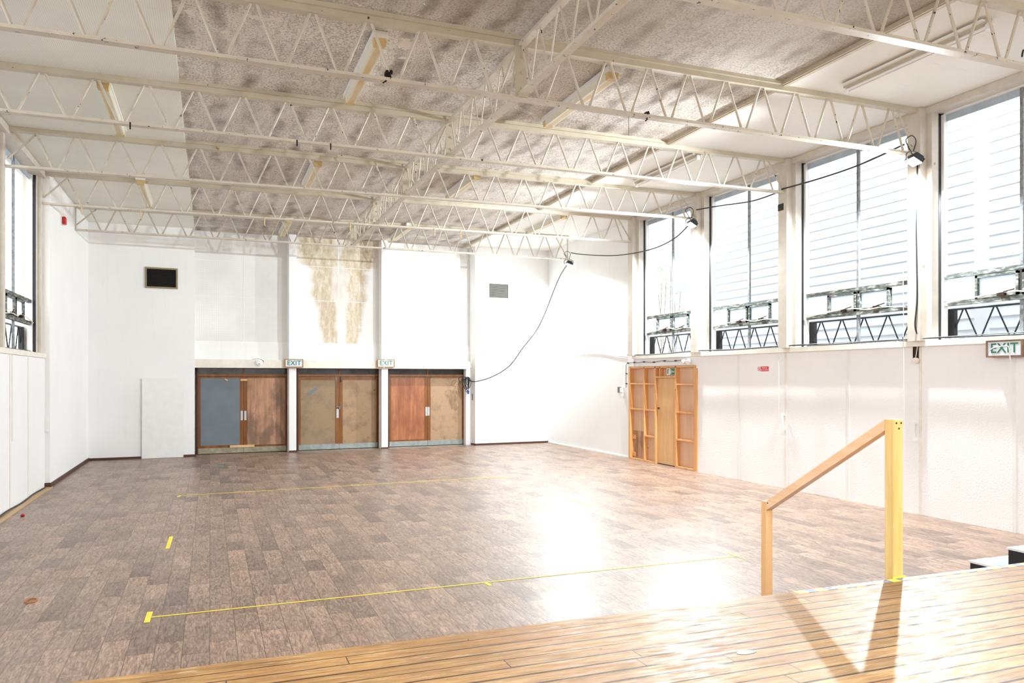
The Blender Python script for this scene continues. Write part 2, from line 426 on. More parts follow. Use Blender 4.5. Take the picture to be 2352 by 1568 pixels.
def m_ribbed(name, a, b, rib=.022, amount=.35, cross=False):
    t = NT(name); c = t.coord(world=True); P = t.sep(c)
    s = t.math('SINE', t.math('MULTIPLY', P[0], 2*PI/rib)); k = t.val(s, .2, 1, 0, amount)
    if cross:
        s2 = t.math('SINE', t.math('MULTIPLY', P[1], 2*PI/rib)); k = t.math('MAXIMUM', k, t.val(s2, .2, 1, 0, amount))
    base = t.ramp(t.noise(c, .9, 4), [(.35, tuple(x*.93 for x in a[:3])+(1,)), (.65, a)])
    base = t.mix(k, base, b)
    st = t.noise(t.coord(world=True, scale=(1,6,1)), 1.5, 4, .7); base = t.mix(t.math('MULTIPLY', t.val(st, .62, .8), .3), base, srgb(170,160,148))
    sp = t.noise(c, 8, 3, .7); base = t.mix(t.val(sp, .79, .81), base, srgb(90,70,60))
    return t.done(base, .6, 0, .3)
M['rib_l'] = m_ribbed('ribbed_ceiling_board', srgb(238,239,230), srgb(192,192,180))  # faint green of light reflected from greenery, put into the board colour
M['rib_r'] = m_ribbed('perforated_ceiling_board', srgb(238,236,230), srgb(206,200,192), .03, .3, True)

def m_mesh_panel():
    t = NT('stained_acoustic_board'); tc = t.coord('Object'); P = t.sep(tc)   # x along the wall, z up (metres)
    base = t.ramp(t.noise(tc, .7, 4), [(.35, srgb(226,225,222)), (.65, srgb(240,240,238))])
    gx = t.math('SINE', t.math('MULTIPLY', P[0], 2*PI/.045)); gz = t.math('SINE', t.math('MULTIPLY', P[2], 2*PI/.045))
    base = t.mix(t.val(t.math('MAXIMUM', gx, gz), .6, 1, 0, .22), base, srgb(186,182,178))
    # rain-water stain: two legs that widen under the roof
    def leg(cx, wd, seed):
        wob = t.math('MULTIPLY', t.math('SUBTRACT', t.noise(t.comb(seed, 0.0, P[2]), 1.6, 5, .6), .5), .5)
        dx = t.math('ABSOLUTE', t.math('SUBTRACT', t.math('ADD', P[0], wob), cx))
        wf = t.val(P[2], 5.0, 5.15, wd, wd*1.9)
        wf = t.math('MULTIPLY', wf, t.val(P[2], 2.7, 4.4, .62, 1.0))
        return t.val(t.math('DIVIDE', dx, wf), 1.1, .6)
    sl = t.math('MULTIPLY', t.math('SUBTRACT', 4.2, P[2]), .13)
    a = leg(t.math('ADD', t.math('MULTIPLY', sl, 1.0), 5.74), .34, 3.0); b = leg(t.math('SUBTRACT', 6.60, t.math('MULTIPLY', sl, .8)), .32, 9.0)
    mk = t.math('MAXIMUM', a, b)
    mid = t.val(t.math('ABSOLUTE', t.math('SUBTRACT', P[0], 6.15)), .45, .3); mk = t.math('MAXIMUM', mk, t.math('MULTIPLY', mid, t.val(P[2], 3.6, 4.4, .2, .5)))
    tex = t.noise(t.coord('Object', scale=(1,1,.4)), 10, 6, .75)
    col = t.ramp(tex, [(.3, srgb(170,140,100)), (.5, srgb(198,180,150)), (.66, srgb(222,214,198))])
    base = t.mix(t.math('MULTIPLY', mk, .85), base, col)
    return t.done(base, .7, 0, .25)
M['mesh'] = m_mesh_panel()
def m_diffuser():
    t = NT('yellowed_diffuser'); c = t.coord('Object'); P = t.sep(c)
    w_ = t.math('ADD', t.math('ABSOLUTE', P[0]), t.math('MULTIPLY', t.math('SUBTRACT', t.noise(c, 3, 3), .5), .03))
    k = t.val(w_, .05, .025); g = t.noise(t.coord('Object', scale=(3,.6,1)), 3, 3)
    base = t.mix(t.math('MULTIPLY', k, t.val(g, .35, .6, .6, 1)), srgb(222,218,200), srgb(202,172,112))
    return t.done(base, .4)
M['diff'] = m_diffuser()
M['endcap'] = plain('yellow_end_cap', srgb(206,178,124), .5)
def m_hazard():
    t = NT('hazard_tape'); P = t.sep(t.coord(world=True))
    f = t.math('FRACT', t.math('DIVIDE', P[0], .135)); k = t.math('GREATER_THAN', f, .48)
    n = t.noise(t.coord(world=True), 25, 4, .7)
    base = t.mix(k, srgb(240,226,110), srgb(128,136,146)); base = t.mix(t.val(n, .55, .66), base, srgb(214,210,204))
    return t.done(base, .5)
M['hazard'] = m_hazard()
def m_emit(name, col, s):
    t = NT(name); t.b.inputs['Emission Color'].default_value = col; t.b.inputs['Emission Strength'].default_value = s
    return t.done(col, .4)
M['lit'] = m_emit('fill_light_diffuser', (.95,.98,1,1), 4)  # glow for the fill fittings added behind the camera
M['lamp'] = m_emit('lit_lamp_glass', (1,.99,.97,1), 60)

# ------------------------------------------------------------------ floor and stage
struct('floor', MB().box(XL-.3, 10.6, 3.3, 23.0, -.12, 0), M['vinyl'], 'brown grey wood-effect vinyl floor of the hall')
struct('trim_1', MB().box(XL, -2.67, 3.4, 16.25, 0, .012), wood('bare_plywood_strip', srgb(170,136,92), srgb(204,172,128), 'y'), 'bare wooden strip of floor along the left wall')
stg = thing('stage', 'worn golden brown timber stage in the foreground', 'stage', (3.4, 0, 0))
obj('deck', MB().box(XL+.005, XR-.005, YF+.005, 3.40, .78, STAGE), M['boards'], stg, bevel=.006)
obj('front_panel', MB().box(XL+.005, XR-.005, 3.30, 3.36, 0, .78), M['dark_skirt'], stg)
obj('underframe', MB().box(XL+.005, XR-.005, YF+.005, 3.3, .68, .78), M['dark_skirt'], stg)
tag(obj('hazard_tape', MB().box(2.97, 6.95, 3.350, 3.400, STAGE, STAGE+.002), M['hazard']), 'yellow and grey striped hazard tape along the stage edge', 'tape')

# ------------------------------------------------------------------ side walls
EP = .004
struct('wall_right', MB().box(XR, 10.0, YF-.3, 14.03, 0, 2.46).box(XR, 10.0, 14.03, 16.88, 2.27, 2.46).box(9.80, 10.0, 14.03, 16.88, 0, 2.27)
       .box(XR+.1, 10.0, YF-.3, 16.5, 5.88, 6.3).box(XR, 10.0, YF-.3, .30, 2.46, 6.3), M['wall_emb'], 'embossed white right wall below the windows')
struct('wall_right.001', MB().box(9.72, 10.1, 16.88, 23.2, 0, 6.3)  , M['wall'], 'plain white right wall between the windows and the far corner')
struct('trim_23', MB().box(9.66, 10.1, 16.62, 16.88, 2.27, 6.3).box(9.81, 10.1, 16.62, 16.88, 0, 2.27), M['wall'], 'white return of the right wall beside the farthest window')
struct('wall_left', MB().box(-3.15, XL, YF-.3, 16.25, 0, 2.36).box(-3.2, XL-.1, YF-.3, 16.25, 5.66, 6.3).box(-3.15, XL, YF-.3, -.2, 2.36, 6.3), M['wall_l'], 'white left wall below the windows')
struct('wall_left.001', MB().box(-3.2, -2.72, 16.25, 22.4, 0, 6.3), M['wall'], 'plain white left wall by the far corner')
struct('wall_front', MB().box(-3.2, 10.1, YF-.3, YF, 0, 6.4), M['outer'], 'white wall behind the stage')
# vertical cover strips on the wall panels
for k, y in enumerate((12.61, 11.26, 9.79, 8.41, 6.99, 5.6, 4.2)):
    struct('trim_%d' % (k+2), MB().box(XR-.008, XR+.002, y-.025, y+.025, 0, 2.44), M['cream'] if k % 2 else M['white_pl'], 'narrow vertical joint strip on the right wall')
for k, y in enumerate((13.6, 14.85, 12.2, 10.9)):
    struct('trim_%d' % (k+9), MB().box(XL-.002, XL+.008, y-.03, y+.03, 0, 2.34), M['cream'], 'narrow vertical joint strip on the left wall')
struct('trim_13', MB().box(9.60, 9.90, YF, 16.60, 2.455, 2.535), M['cream'], 'cream ledge under the right windows')
struct('trim_14', MB().box(-3.1, -2.77, YF, 16.26, 2.355, 2.435), M['cream'], 'cream ledge under the left windows')
struct('trim_15', MB().add([(9.6,YF,5.79),(9.9,YF,5.79),(9.9,16.6,5.79),(9.6,16.6,5.79),(9.6,YF,5.885),(9.9,YF,5.885),(9.9,16.6,5.885),(9.6,16.6,5.885)],
       [(0,3,2,1),(4,5,6,7),(0,1,5,4),(1,2,6,5),(2,3,7,6),(3,0,4,7)]), M['column'], 'cream header above the right windows')
struct('trim_16', MB().box(-3.1, -2.78, YF, 16.26, 5.62, 5.735), M['column'], 'cream header above the left windows')
# skirtings
struct('baseboard_left', MB().box(-2.722, -2.70, 16.23, 21.06, 0, .075).box(-2.82, -2.70, 16.22, 16.25, 0, .085), M['dark_skirt'], 'dark brown skirting along the left wall')
struct('baseboard_right', MB().box(9.695, 9.72, 16.9, 21.9, 0, .035), M['white_pl'], 'white skirting on the far right wall')

# ------------------------------------------------------------------ back wall, in its own frame (x along the wall, y away from us)
BO = Vector((-2.74, 21.08, 0)); BM = Matrix.Translation(BO) @ Matrix.Rotation(TH, 4, 'Z')
def bw(mb):                     # builder in wall coordinates -> world
    mb.v = [tuple(BM @ Vector(v)) for v in mb.v]; return mb
def bthing(name, label, cat, s, d, z=0, group=None, kind=None):
    p = BM @ Vector((s, d, z)); return thing(name, label, cat, p, TH, group, kind)
S0, S1 = 2.39, 10.055
struct('wall_back', bw(MB().box(-.1, S0, 0, .9, 0, 6.3)), M['wall'], 'white back wall left of the doors')
struct('wall_back.001', bw(MB().box(S1, 12.9, 0, .9, 0, 6.3)), M['wall'], 'white back wall right of the doors')
struct('wall_back.002', bw(MB().box(S0, S1, .42, .9, 2.26, 2.955).box(S0, S1, .75, .95, 0, 2.3)), M['wall'], 'white band of wall just above the doors')
# the boards in the recess: keep wall coordinates as object coordinates for the stain
mp_ = thing('wall_back.003', 'white perforated boards above the doors with a brown water stain', 'wall', BO, TH, None, 'structure')
obj('perforated_board', MB().box(S0, S1, .45, .9, 2.955, 6.3), M['mesh'], mp_, world=False)
seam = MB()
for s in (3.617, 6.12, 8.68): seam.box(s-.008, s+.008, .446, .452, 2.96, 5.9)
for z in (4.12, 5.06):
    for a, b in ((S0, 4.73), (4.93, 7.25), (7.45, S1)): seam.box(a, b, .447, .452, z-.006+.02*0, z+.006)
obj('board_joint', seam, M['white_pl'], mp_, world=False)
for k, (a, b) in enumerate(((4.735, 4.925), (7.268, 7.452))):
    struct('trim_%d' % (17+k), bw(MB().box(a, b, .13, .46, 0, 6.0)), M['wall'], 'white post between the %s' % ('grey-panelled doors and the middle doors' if k == 0 else 'middle doors and the right-hand doors'))
struct('trim_19', bw(MB().box(S0-.01, 9.905, .04, .42, 2.255, 2.47)), M['cream'], 'long cream beam over the three pairs of doors')
struct('trim_20', bw(MB().box(9.87, S1+.001, .28, .46, 0, 2.255)), M['wall'], 'white post at the right end of the doors')
struct('baseboard_back', bw(MB().box(0, 1.16, -.02, .002, 0, .06).box(2.13, S0+.01, -.02, .002, 0, .06).box(S0-.01, S0+.02, -.02, .4, 0, .06)), M['dark_skirt'], 'dark brown skirting on the back wall left of the doors')
struct('baseboard_back.001', bw(MB().box(S1-.02, 12.52, -.02, .002, 0, .055).box(S1-.02, S1+.005, -.02, .42, 0, .055)
       .box(4.73, 4.93, .115, .135, 0, .05).box(7.262, 7.457, .115, .135, 0, .04)), M['dark_skirt'], 'dark brown skirting on the back wall right of the doors')

def double_door(i, a, b, label, panels, tops, kick, bottom_rail):
    """a..b = outer lining, wall coordinates"""
    D = .5; t = bthing('door_%d' % i, label, 'door', (a+b)/2, D, 0, None, 'structure')
    m = (a+b)/2+.005
    X = lambda mb: obj
    def P(name, mb, mt, par=t, lab=None, bevel=0):
        o = obj(name, bw(mb), mt, par, bevel=bevel)
        if lab: o['label'] = lab
        return o
    P('door_lining', MB().box(a, a+.04, D-.06, D+.25, 0, 2.26).box(b-.04, b, D-.06, D+.25, 0, 2.26), M['oak_dark'])
    P('transom_rail', MB().box(a+.03, b-.03, D-.02, D+.05, 2.03, 2.09).box(m-.018, m+.018, D-.01, D+.04, 2.09, 2.26), M['oak'])
    P('transom_glass', MB().box(a+.03, b-.03, D+.02, D+.03, 2.08, 2.26), M['dglass'])
    leaves = []
    for q, (x0, x1) in enumerate(((a+.045, m-.003), (m+.003, b-.045))):
        st = .07; out = .035 if i != 2 else .08
        xa = x0+(.06 if q == 0 else .095); xb = x1-(.095 if q == 0 else .045)
        fr = MB().box(x0, xa, D, D+.045, .155, 2.02).box(xb, x1, D, D+.045, .155, 2.02).box(xa, xb, D, D+.045, tops, 2.02)
        br = .155 + bottom_rail[q]
        if bottom_rail[q] > 0: fr.box(xa, xb, D, D+.045, .155, br)
        leaf = P('door_leaf', fr, M['oak'])
        po = -.006 if panels[q][1] else .012
        P('door_panel', MB().box(xa-.002, xb+.002, D+po, D+.04, br, tops+.002), panels[q][0], leaf, panels[q][2])
        P('kick_plate', MB().box(x0, x1, D-.004, D+.045, .015, .156), kick, leaf)
        leaves.append((leaf, x0, x1))
    return t, leaves, m, D, P

t, lv, m1, D, P = double_door(1, 2.45, 4.77, 'pair of wooden doors at the left, one leaf blue grey and one pinkish plywood',
    [(M['grey_panel'], 1, 'blue grey boarded panel'), (M['ply_a'], 1, 'blotchy pinkish plywood panel')], 1.985, M['kick_b'], (.07, .05))
for k, s in ((0, -1), (1, 1)):
    P('push_plate', MB().box(m1+s*.045-.028, m1+s*.045+.028, D-.006, D+.001, .87, 1.12), M['alu'], lv[k][0], 'aluminium push plate')
tag(obj('wooden_batten', bw(MB().box(3.27, 3.89, D-.03, D-.008, .155, .215)), M['pine_y']), 'pale pine batten screwed across the foot of the left-hand doors', 'batten')
tag(obj('wooden_batten', bw(MB().box(3.535, 3.705, D-.03, D-.008, 1.915, 1.97)), M['pine_y']), 'short pine block at the top centre of the left-hand doors', 'batten')
tag(obj('wood_scrap', bw(MB().beam((3.14, D-.02, 1.965), (3.22, D-.02, 1.925), .02, .035)), M['pine_y']), 'broken wood scrap stuck at the top of the blue grey door', 'scrap')
t, lv, m2, D, P = double_door(2, 5.0, 7.30, 'pair of wooden doors in the middle with stained hardboard panels',
    [(M['hb_a'], 0, 'dark tan hardboard panel'), (M['hb_b'], 0, 'scuffed tan hardboard panel')], 1.935, M['kick'], (0, 0))
P('push_plate', MB().box(m2-.075, m2-.012, D-.006, D+.001, .875, 1.125), M['alu'], lv[0][0], 'aluminium push plate')
P('grey_patch', MB().prism([(5.27,1.55),(5.33,1.50),(5.57,1.68),(5.50,1.74)], lambda x, z: (x, D+.008, z), lambda x, z: (x, D+.013, z)), M['grey_panel'], lv[0][0], 'grey patch of tape')
P('door_bolt', MB().box(m2-.1, m2-.075, D-.015, D, 1.88, 2.03), M['steelgrey'], lv[0][0])
P('door_bolt', MB().box(m2+.035, m2+.06, D-.02, D, 1.87, 2.03).rod((m2+.047, D-.02, 1.9), (m2+.047, D-.05, 1.9), .012), M['black'], lv[1][0], 'black slide bolt')
P('padlock', MB().box(m2-.08, m2+.06, D-.02, D, 1.17, 1.205).box(m2-.015, m2+.03, D-.04, D-.015, 1.125, 1.17).tube([(m2-.008, D-.03, 1.16), (m2-.005, D-.03, 1.195), (m2+.02, D-.03, 1.195), (m2+.024, D-.03, 1.16)], .005), M['steelgrey'], lv[1][0], 'padlock on a hasp')
t, lv, m3, D, P = double_door(3, 7.545, 9.94, 'pair of wooden doors at the right, one leaf red brown plywood and one hardboard',
    [(M['ply_b'], 1, 'glossy red brown plywood panel'), (M['hb_b'], 0, 'brown hardboard panel')], 1.985, M['kick'], (.045, 0))
for k, s in ((0, -1), (1, 1)):
    P('push_plate', MB().box(m3+s*.034-.03, m3+s*.034+.03, D-.006, D+.001, .885, 1.14), M['alu'], lv[k][0], 'aluminium push plate')
    P('door_bolt', MB().box(m3+s*.08-.03, m3+s*.08+.03, D-.012, D, 2.0, 2.02), M['black'], lv[k][0])

# things on the back wall
wb = tag(obj('leaning_board', bw(MB().box(1.182, 2.12, -.045, -.024, .006, 1.99)), M['white_pl']), 'tall plain white board standing against the back wall left of the doors', 'board')
def exit_sign(mat, w_, h_, fm, label, name='exit_sign', group=None, dx=.07):
    t = thing(name, label, 'sign', mat.to_translation(), mat.to_euler().z, group)
    f = .022
    obj('sign_box', MB().box(-w_/2, w_/2, 0, dx, 0, h_), fm, t, world=False)
    obj('sign_frame', MB().box(-w_/2-.004, w_/2+.004, -.008, 0, 0, f).box(-w_/2-.004, w_/2+.004, -.008, 0, h_-f, h_).box(-w_/2-.004, -w_/2+f, -.008, 0, f, h_-f).box(w_/2-f, w_/2+.004, -.008, 0, f, h_-f), fm, t, world=False)
    obj('sign_face', MB().box(-w_/2+f, w_/2-f, -.003, 0, f, h_-f), M['signface'], t, world=False)
    text_obj('EXIT', h_*.80, M['green'], t, (0, -.0045, h_/2+.002), (PI/2, 0, 0), 'lettering', .0012, .0018, w_/h_*.45)
    return t
exit_sign(BM @ Matrix.Translation((4.837, -.03, 2.272)), .475, .222, M['signwood'], 'green EXIT sign above the post left of the middle doors')
e2 = exit_sign(BM @ Matrix.Translation((7.349, -.03, 2.287)), .49, .226, M['signwood'], 'green EXIT sign above the post right of the middle doors')
obj('tape_strip', MB().box(-.075, -.05, -.012, -.008, -.02, .15).box(-.03, .03, -.012, -.008, .19, .23), M['whitecab'], e2, world=False)['label'] = 'strips of white tape'
mR = Matrix.Translation((9.56, 7.04, 2.265)) @ Matrix.Rotation(-PI/2-.02, 4, 'Z')
e3 = exit_sign(mR, .50, .222, M['signwood2'], 'large green EXIT sign on the right wall with peeling tape over it', dx=.11)
obj('peeling_tape', MB().tube([(-.19,-.02,.09),(-.12,-.03,.125),(.02,-.03,.14),(.08,-.025,.125),(.10,-.03,.02),(.105,-.03,-.04)], .007, 6), M['whitecab'], e3, world=False)['label'] = 'curled strip of yellowed tape'

t = bthing('smoke_detector', 'round white smoke detector on the cream beam over the left doors', 'detector', 3.948, .04, 2.385)
obj('base', MB().rod((0,0,0), (0,-.025,0), .095, 24), M['white_pl'], t, world=False)
obj('cap', MB().rod((0,-.025,0), (0,-.06,0), .085, 24, .055), M['white_pl'], t, world=False)
obj('test_button', MB().box(-.02,.02,-.065,-.058,-.035,-.02), M['rust'], t, world=False)
tag(obj('bell_cable', bw(MB().tube([(3.78,.03,2.475),(3.88,.02,2.492),(3.97,.02,2.487),(4.06,.02,2.44),(4.07,.02,2.40)], .006)), M['greycab']), 'short grey cable looping over the smoke detector', 'cable')

def vent(s0, s1, z0, z1, frame, slat, label, fr):
    t = bthing('air_vent', label, 'vent', (s0+s1)/2, 0, z0); w_ = (s1-s0)/2; h = z1-z0
    obj('backing', MB().box(-w_+.01, w_-.01, -.004, .0, .01, h-.01), M['vent_dark'], t, world=False)
    obj('frame', MB().box(-w_, w_, -.03, 0, 0, fr).box(-w_, w_, -.03, 0, h-fr, h).box(-w_, -w_+fr, -.03, 0, fr, h-fr).box(w_-fr, w_, -.03, 0, fr, h-fr), frame, t, world=False)
    n = int((h-2*fr)/.026); sl = MB()
    for k in range(n):
        z = fr+.013+k*(h-2*fr)/n
        sl.add([(-w_+fr,-.024,z-.009),(w_-fr,-.024,z-.009),(w_-fr,-.006,z+.008),(-w_+fr,-.006,z+.008)], [(0,1,2,3)])
    o = obj('louvre', sl, slat, t, world=False)
    so = o.modifiers.new('s', 'SOLIDIFY'); so.thickness = .002
vent(1.249, 1.991, 4.217, 4.735, M['vent_frame'], M['vent_slat'], 'black louvred air vent high on the back wall at the left', .04)
vent(10.469, 11.139, 4.36, 4.82, M['white_pl'], M['vent_slat2'], 'grey louvred air vent high on the back wall at the right', .018)

# coil of extension lead beside the right-hand doors
t = bthing('extension_lead', 'coil of black extension lead with a blue plug hanging beside the right-hand doors', 'cable', 9.82, .2, 2.02)
cm = MB(); rnd = random.Random(3)
for k in range(6):
    a0 = rnd.uniform(-.3, .3); rx = rnd.uniform(.05, .10); rz_ = rnd.uniform(.12, .22); ox = rnd.uniform(-.03, .08)
    cm.tube([(ox+rx*math.sin(q*PI/5), -.05-.008*k+.004*math.sin(q), -rz_+rz_*math.cos(q*PI/5+a0*.2)) for q in range(11)], .009)
cm.tube([(-.02,-.06,0),(-.12,-.06,.03),(-.22,-.06,-.03),(-.20,-.06,-.12),(-.10,-.06,-.13),(-.03,-.06,-.05)], .009)
cm.tube([(-.02,-.07,.0),(-.10,-.07,-.02),(-.15,-.07,-.09),(-.08,-.07,-.15),(0,-.07,-.06)], .009)
obj('coil', cm, M['rubber'], t, world=False)
obj('plug', MB().rod((.07,-.06,-.42),(.07,-.06,-.50), .03, 12).box(.045,.095,-.085,-.035,-.46,-.40), M['blue'], t, world=False)['label'] = 'blue plug'
obj('hook', MB().box(-.01,.01,-.09,.05,-.01,.005), M['steelgrey'], t, world=False)
tag(obj('switch_plate', MB().box(-.02,.02,-.02,.0,0,.19), M['vent_slat2']), 'small dark slotted plate on the white return right of the doors', 'plate')
sp_ = bpy.data.objects['switch_plate']; p = BM @ Vector((S1-.006, .2, 1.33)); sp_.location = p; sp_.rotation_euler = (0, 0, TH-PI/2)

# ------------------------------------------------------------------ right wall: boarded fire exit
t = thing('door_4', 'boarded fire exit of pine studs and plywood in the right wall', 'door', (XR, 15.45, 0), 0, None, 'structure')
pl = obj('plywood_sheet', MB().box(9.77, 9.80, 14.03, 14.80, .03, 2.27).box(9.77, 9.80, 15.66, 16.88, .03, 2.27).box(9.77, 9.80, 14.8, 15.66, 2.0, 2.27), M['ply_c'], t)
xf, xb = 9.665, 9.77
for (y0, y1, z0, z1, nm) in [(14.03,14.10,0,2.27,'stud'),(14.775,14.83,0,2.255,'stud'),(15.63,15.68,0,2.255,'stud'),(16.13,16.17,.03,2.255,'stud'),(16.80,16.88,0,2.27,'stud'),(15.44,15.475,2.02,2.255,'stud'),
        (14.10,16.80,2.225,2.265,'head_rail'),(15.68,16.80,0,.035,'sole_plate'),(14.10,14.775,0,.035,'sole_plate'),(14.83,15.63,1.995,2.03,'door_head')]:
    obj(nm, MB().box(xf, xb, y0, y1, z0, z1), M['stud'], t)
for (y0, y1, z) in [(15.68,16.13,1.853),(16.17,16.80,1.853),(15.68,16.13,1.235),(16.17,16.80,1.235),(15.68,16.13,.612),(14.10,14.775,1.853),(14.10,14.775,1.235),(14.10,14.775,.625)]:
    obj('noggin', MB().box(xf+.005, xb, y0, y1, z-.018, z+.018), M['stud'], t)
leaf = obj('door_leaf', MB().box(9.715, 9.76, 14.84, 15.62, .02, 1.99), M['ply_d'], t)
obj('door_latch', MB().box(9.70, 9.716, 15.53, 15.60, 1.27, 1.31).box(9.69, 9.70, 15.56, 15.58, 1.275, 1.305), M['steelgrey'], leaf)
obj('patch_board', MB().box(9.76, 9.772, 16.2, 16.78, .06, .70), M['ply_a'], t)
obj('cleat', MB().box(9.73, 9.765, 16.66, 16.78, .50, .60).box(9.73, 9.765, 16.66, 16.78, .08, .18).box(9.73, 9.765, 14.11, 14.2, 1.2, 1.4), M['stud'], t)
struct('trim_21', MB().box(9.655, 9.80, 13.97, 14.03, 0, 2.2), M['stud'], 'upright pine edge board at the right of the fire exit')
# fire-exit sign
sg = thing('fire_exit_sign', 'green and white Fire exit sign on plywood above the boarded door', 'sign', (9.745, 15.05, 2.06), -PI/2)
obj('sign_board', MB().box(-.225,.225,-.004,.02,0,.155), M['white_pl'], sg, world=False)
obj('green_field', MB().box(-.075,.218,-.006,-.003,.008,.147), M['signgreen'], sg, world=False)
gp = MB().box(-.205,-.19,-.006,-.003,.03,.125).box(-.19,-.13,-.006,-.003,.115,.13).rod((-.165,-.003,.105),(-.165,-.006,.105),.012,10).box(-.175,-.15,-.006,-.003,.06,.092).box(-.185,-.17,-.006,-.003,.03,.06).box(-.155,-.135,-.006,-.003,.03,.045)
obj('running_figure', gp, M['signgreen'], sg, world=False)
fl = MB().rod((-.045,-.006,.12),(-.045,-.008,.12),.011,10).box(-.058,-.03,-.008,-.006,.07,.105).box(-.065,-.05,-.008,-.006,.03,.07).box(-.04,-.025,-.008,-.006,.03,.07)
obj('white_figure', fl, M['white_pl'], sg, world=False)
text_obj('Fire exit', .062, M['white_pl'], sg, (.095, -.0065, .075), (PI/2,0,0), 'lettering', .001, .001, .95)
# no smoking sticker
ns = thing('no_smoking_sign', 'small red and white no smoking sticker on the right wall', 'sign', (XR, 11.87, 2.12), -PI/2)
rg = MB(); cx_, cz_ = -.125, .045
ring_o = [(cx_+.036*math.cos(a*PI/12), cz_+.042*math.sin(a*PI/12)) for a in range(24)]; ring_i = [(cx_+.027*math.cos(a*PI/12), cz_+.032*math.sin(a*PI/12)) for a in range(24)]
vs_ = [(x, -.003, z) for x, z in ring_o]+[(x, -.003, z) for x, z in ring_i]
rg.add(vs_, [(k, (k+1)%24, 24+(k+1)%24, 24+k) for k in range(24)]); rg.beam((cx_-.022,-.003,cz_+.026),(cx_+.022,-.003,cz_-.026), .002, .008)
obj('prohibition_ring', rg, M['signred'], ns, world=False)
obj('cigarette', MB().box(cx_-.02,cx_+.02,-.0025,-.001,cz_-.004,cz_+.004), M['black'], ns, world=False)
obj('red_label', MB().box(-.075,.15,-.003,0,0,.09), M['signred'], ns, world=False)
text_obj('Thank you', .034, M['white_pl'], ns, (.035, -.0035, .064), (PI/2,0,0), 'lettering', .0008, .0004)
text_obj('for not smoking', .030, M['white_pl'], ns, (.035, -.0035, .028), (PI/2,0,0), 'lettering', .0008, .0004, .9)

# socket, emergency light, handles, cords, conduit
t = thing('wall_socket', 'metal switch and white socket box on the right wall beside the fire exit', 'socket', (9.72, 17.3, 1.62))
obj('metal_plate', MB().box(-.02,0,.03,.20,0,.145), M['steelgrey'], t, world=False)
obj('white_box', MB().box(-.05,0,-.10,.03,.01,.13), M['white_pl'], t, world=False)
obj('plug', MB().box(-.09,-.03,-.14,-.05,-.09,-.01).tube([(-.06,-.1,-.09),(-.06,-.13,-.13),(-.04,-.14,-.16)], .012), M['white_pl'], t, world=False)
t = thing('emergency_light', 'small twin white emergency spotlight on the ledge above the fire exit', 'lamp', (9.64, 14.27, 2.36))
obj('bracket', MB().box(-.03,.04,-.05,.05,-.02,.02), M['white_pl'], t, world=False)
for s in (-1, 1): obj('lamp_head', MB().rod((-.02,s*.07,.01),(-.08,s*.10,-.03),.045,12,.05), M['white_pl'], t, world=False)
cl = MB().tube([(9.69,17.05,1.75),(9.69,17.05,2.20),(9.655,16.95,2.34),(9.63,16.7,2.37),(9.64,16.4,2.36),(9.64,16.1,2.375),(9.64,15.7,2.36),(9.64,15.3,2.385),(9.64,14.9,2.365),(9.64,14.42,2.39)], .008)
tag(obj('clipped_cable', cl, M['greycab']), 'thin grey cable clipped wavily above the fire exit', 'cable')
for q, (y, z) in enumerate(((17.05,1.85),(17.05,2.1),(16.85,2.36),(16.55,2.37),(16.1,2.375),(15.65,2.36),(15.2,2.38),(14.75,2.375))):
    tag(obj('cable_clip', MB().box(9.615,9.66,y-.02,y+.02,z-.015,z+.015) if q > 1 else MB().box(9.685,9.72,y-.02,y+.02,z-.012,z+.012), M['black']),
        'small black clip fixing the wavy cable around the fire exit', 'clip', 'black clips on the cable above the fire exit')
for y, nm in ((8.495, 'white pull handle on the right wall panel beyond the handrail post'), (11.30, 'white pull handle on the right wall below the end of the pull cord')):
    t = thing('pull_handle', nm, 'handle', (XR, y, 1.06))
    obj('grip', MB().box(-.05,-.03,-.02,.02,0,.29), M['white_pl'], t, world=False, bevel=.004)
    obj('mount', MB().box(-.035,0,-.025,.025,0,.03), M['white_pl'], t, world=False); obj('mount', MB().box(-.035,0,-.025,.025,.26,.29), M['white_pl'], t, world=False)
for y, z0, lab in ((11.31, 1.25, 'thin pull cord hanging down the right wall just right of the no smoking sticker'), (8.60, 1.0, 'thin cord hanging down the right wall behind the handrail post')):
    tag(obj('window_cord', MB().tube([(9.55,y,3.6),(9.56,y,2.6),(9.57,y,z0)], .005, 5, 3), M['whitecab']), lab, 'cord')
t = thing('junction_box', 'small round junction box hanging on a cable below the window ledge', 'junction box', (9.66, 8.46, 2.20))
obj('round_box', MB().rod((0,0,.05),(-.04,0,.05),.045,14), M['cream'], t, world=False)
obj('backplate', MB().box(-.01,.02,-.02,.06,.02,.26), M['rust'], t, world=False)
obj('cable', MB().tube([(-.02,-.03,.28),(-.02,-.02,.2),(-.02,0,.1)], .006), M['cream'], t, world=False)
tag(obj('conduit_cable', MB().tube([(9.70,21.86,2.55),(9.70,21.2,2.66),(9.70,20.2,2.70),(9.70,18.9,2.69),(9.70,18.2,2.65),(9.70,17.6,2.56),(9.70,16.95,2.52)], .011), M['whitecab']), 'white cable sagging along the far right wall to the windows', 'cable')
wc = bw(MB().tube([(9.97,.15,2.30),(9.98,.12,2.62),(10.02,.0,2.70),(10.15,-.02,2.72),(10.45,-.02,2.66),(10.8,-.02,2.60),(11.3,-.02,2.42),(11.45,-.02,2.36)], .010).tube([(11.45,-.02,2.36),(11.7,-.02,2.47),(12.1,-.02,2.47),(12.35,-.02,2.40),(12.48,-.02,2.22)], .008))
tag(obj('wall_cable', wc, M['whitecab']), 'white cable running over the back wall right of the doors', 'cable')
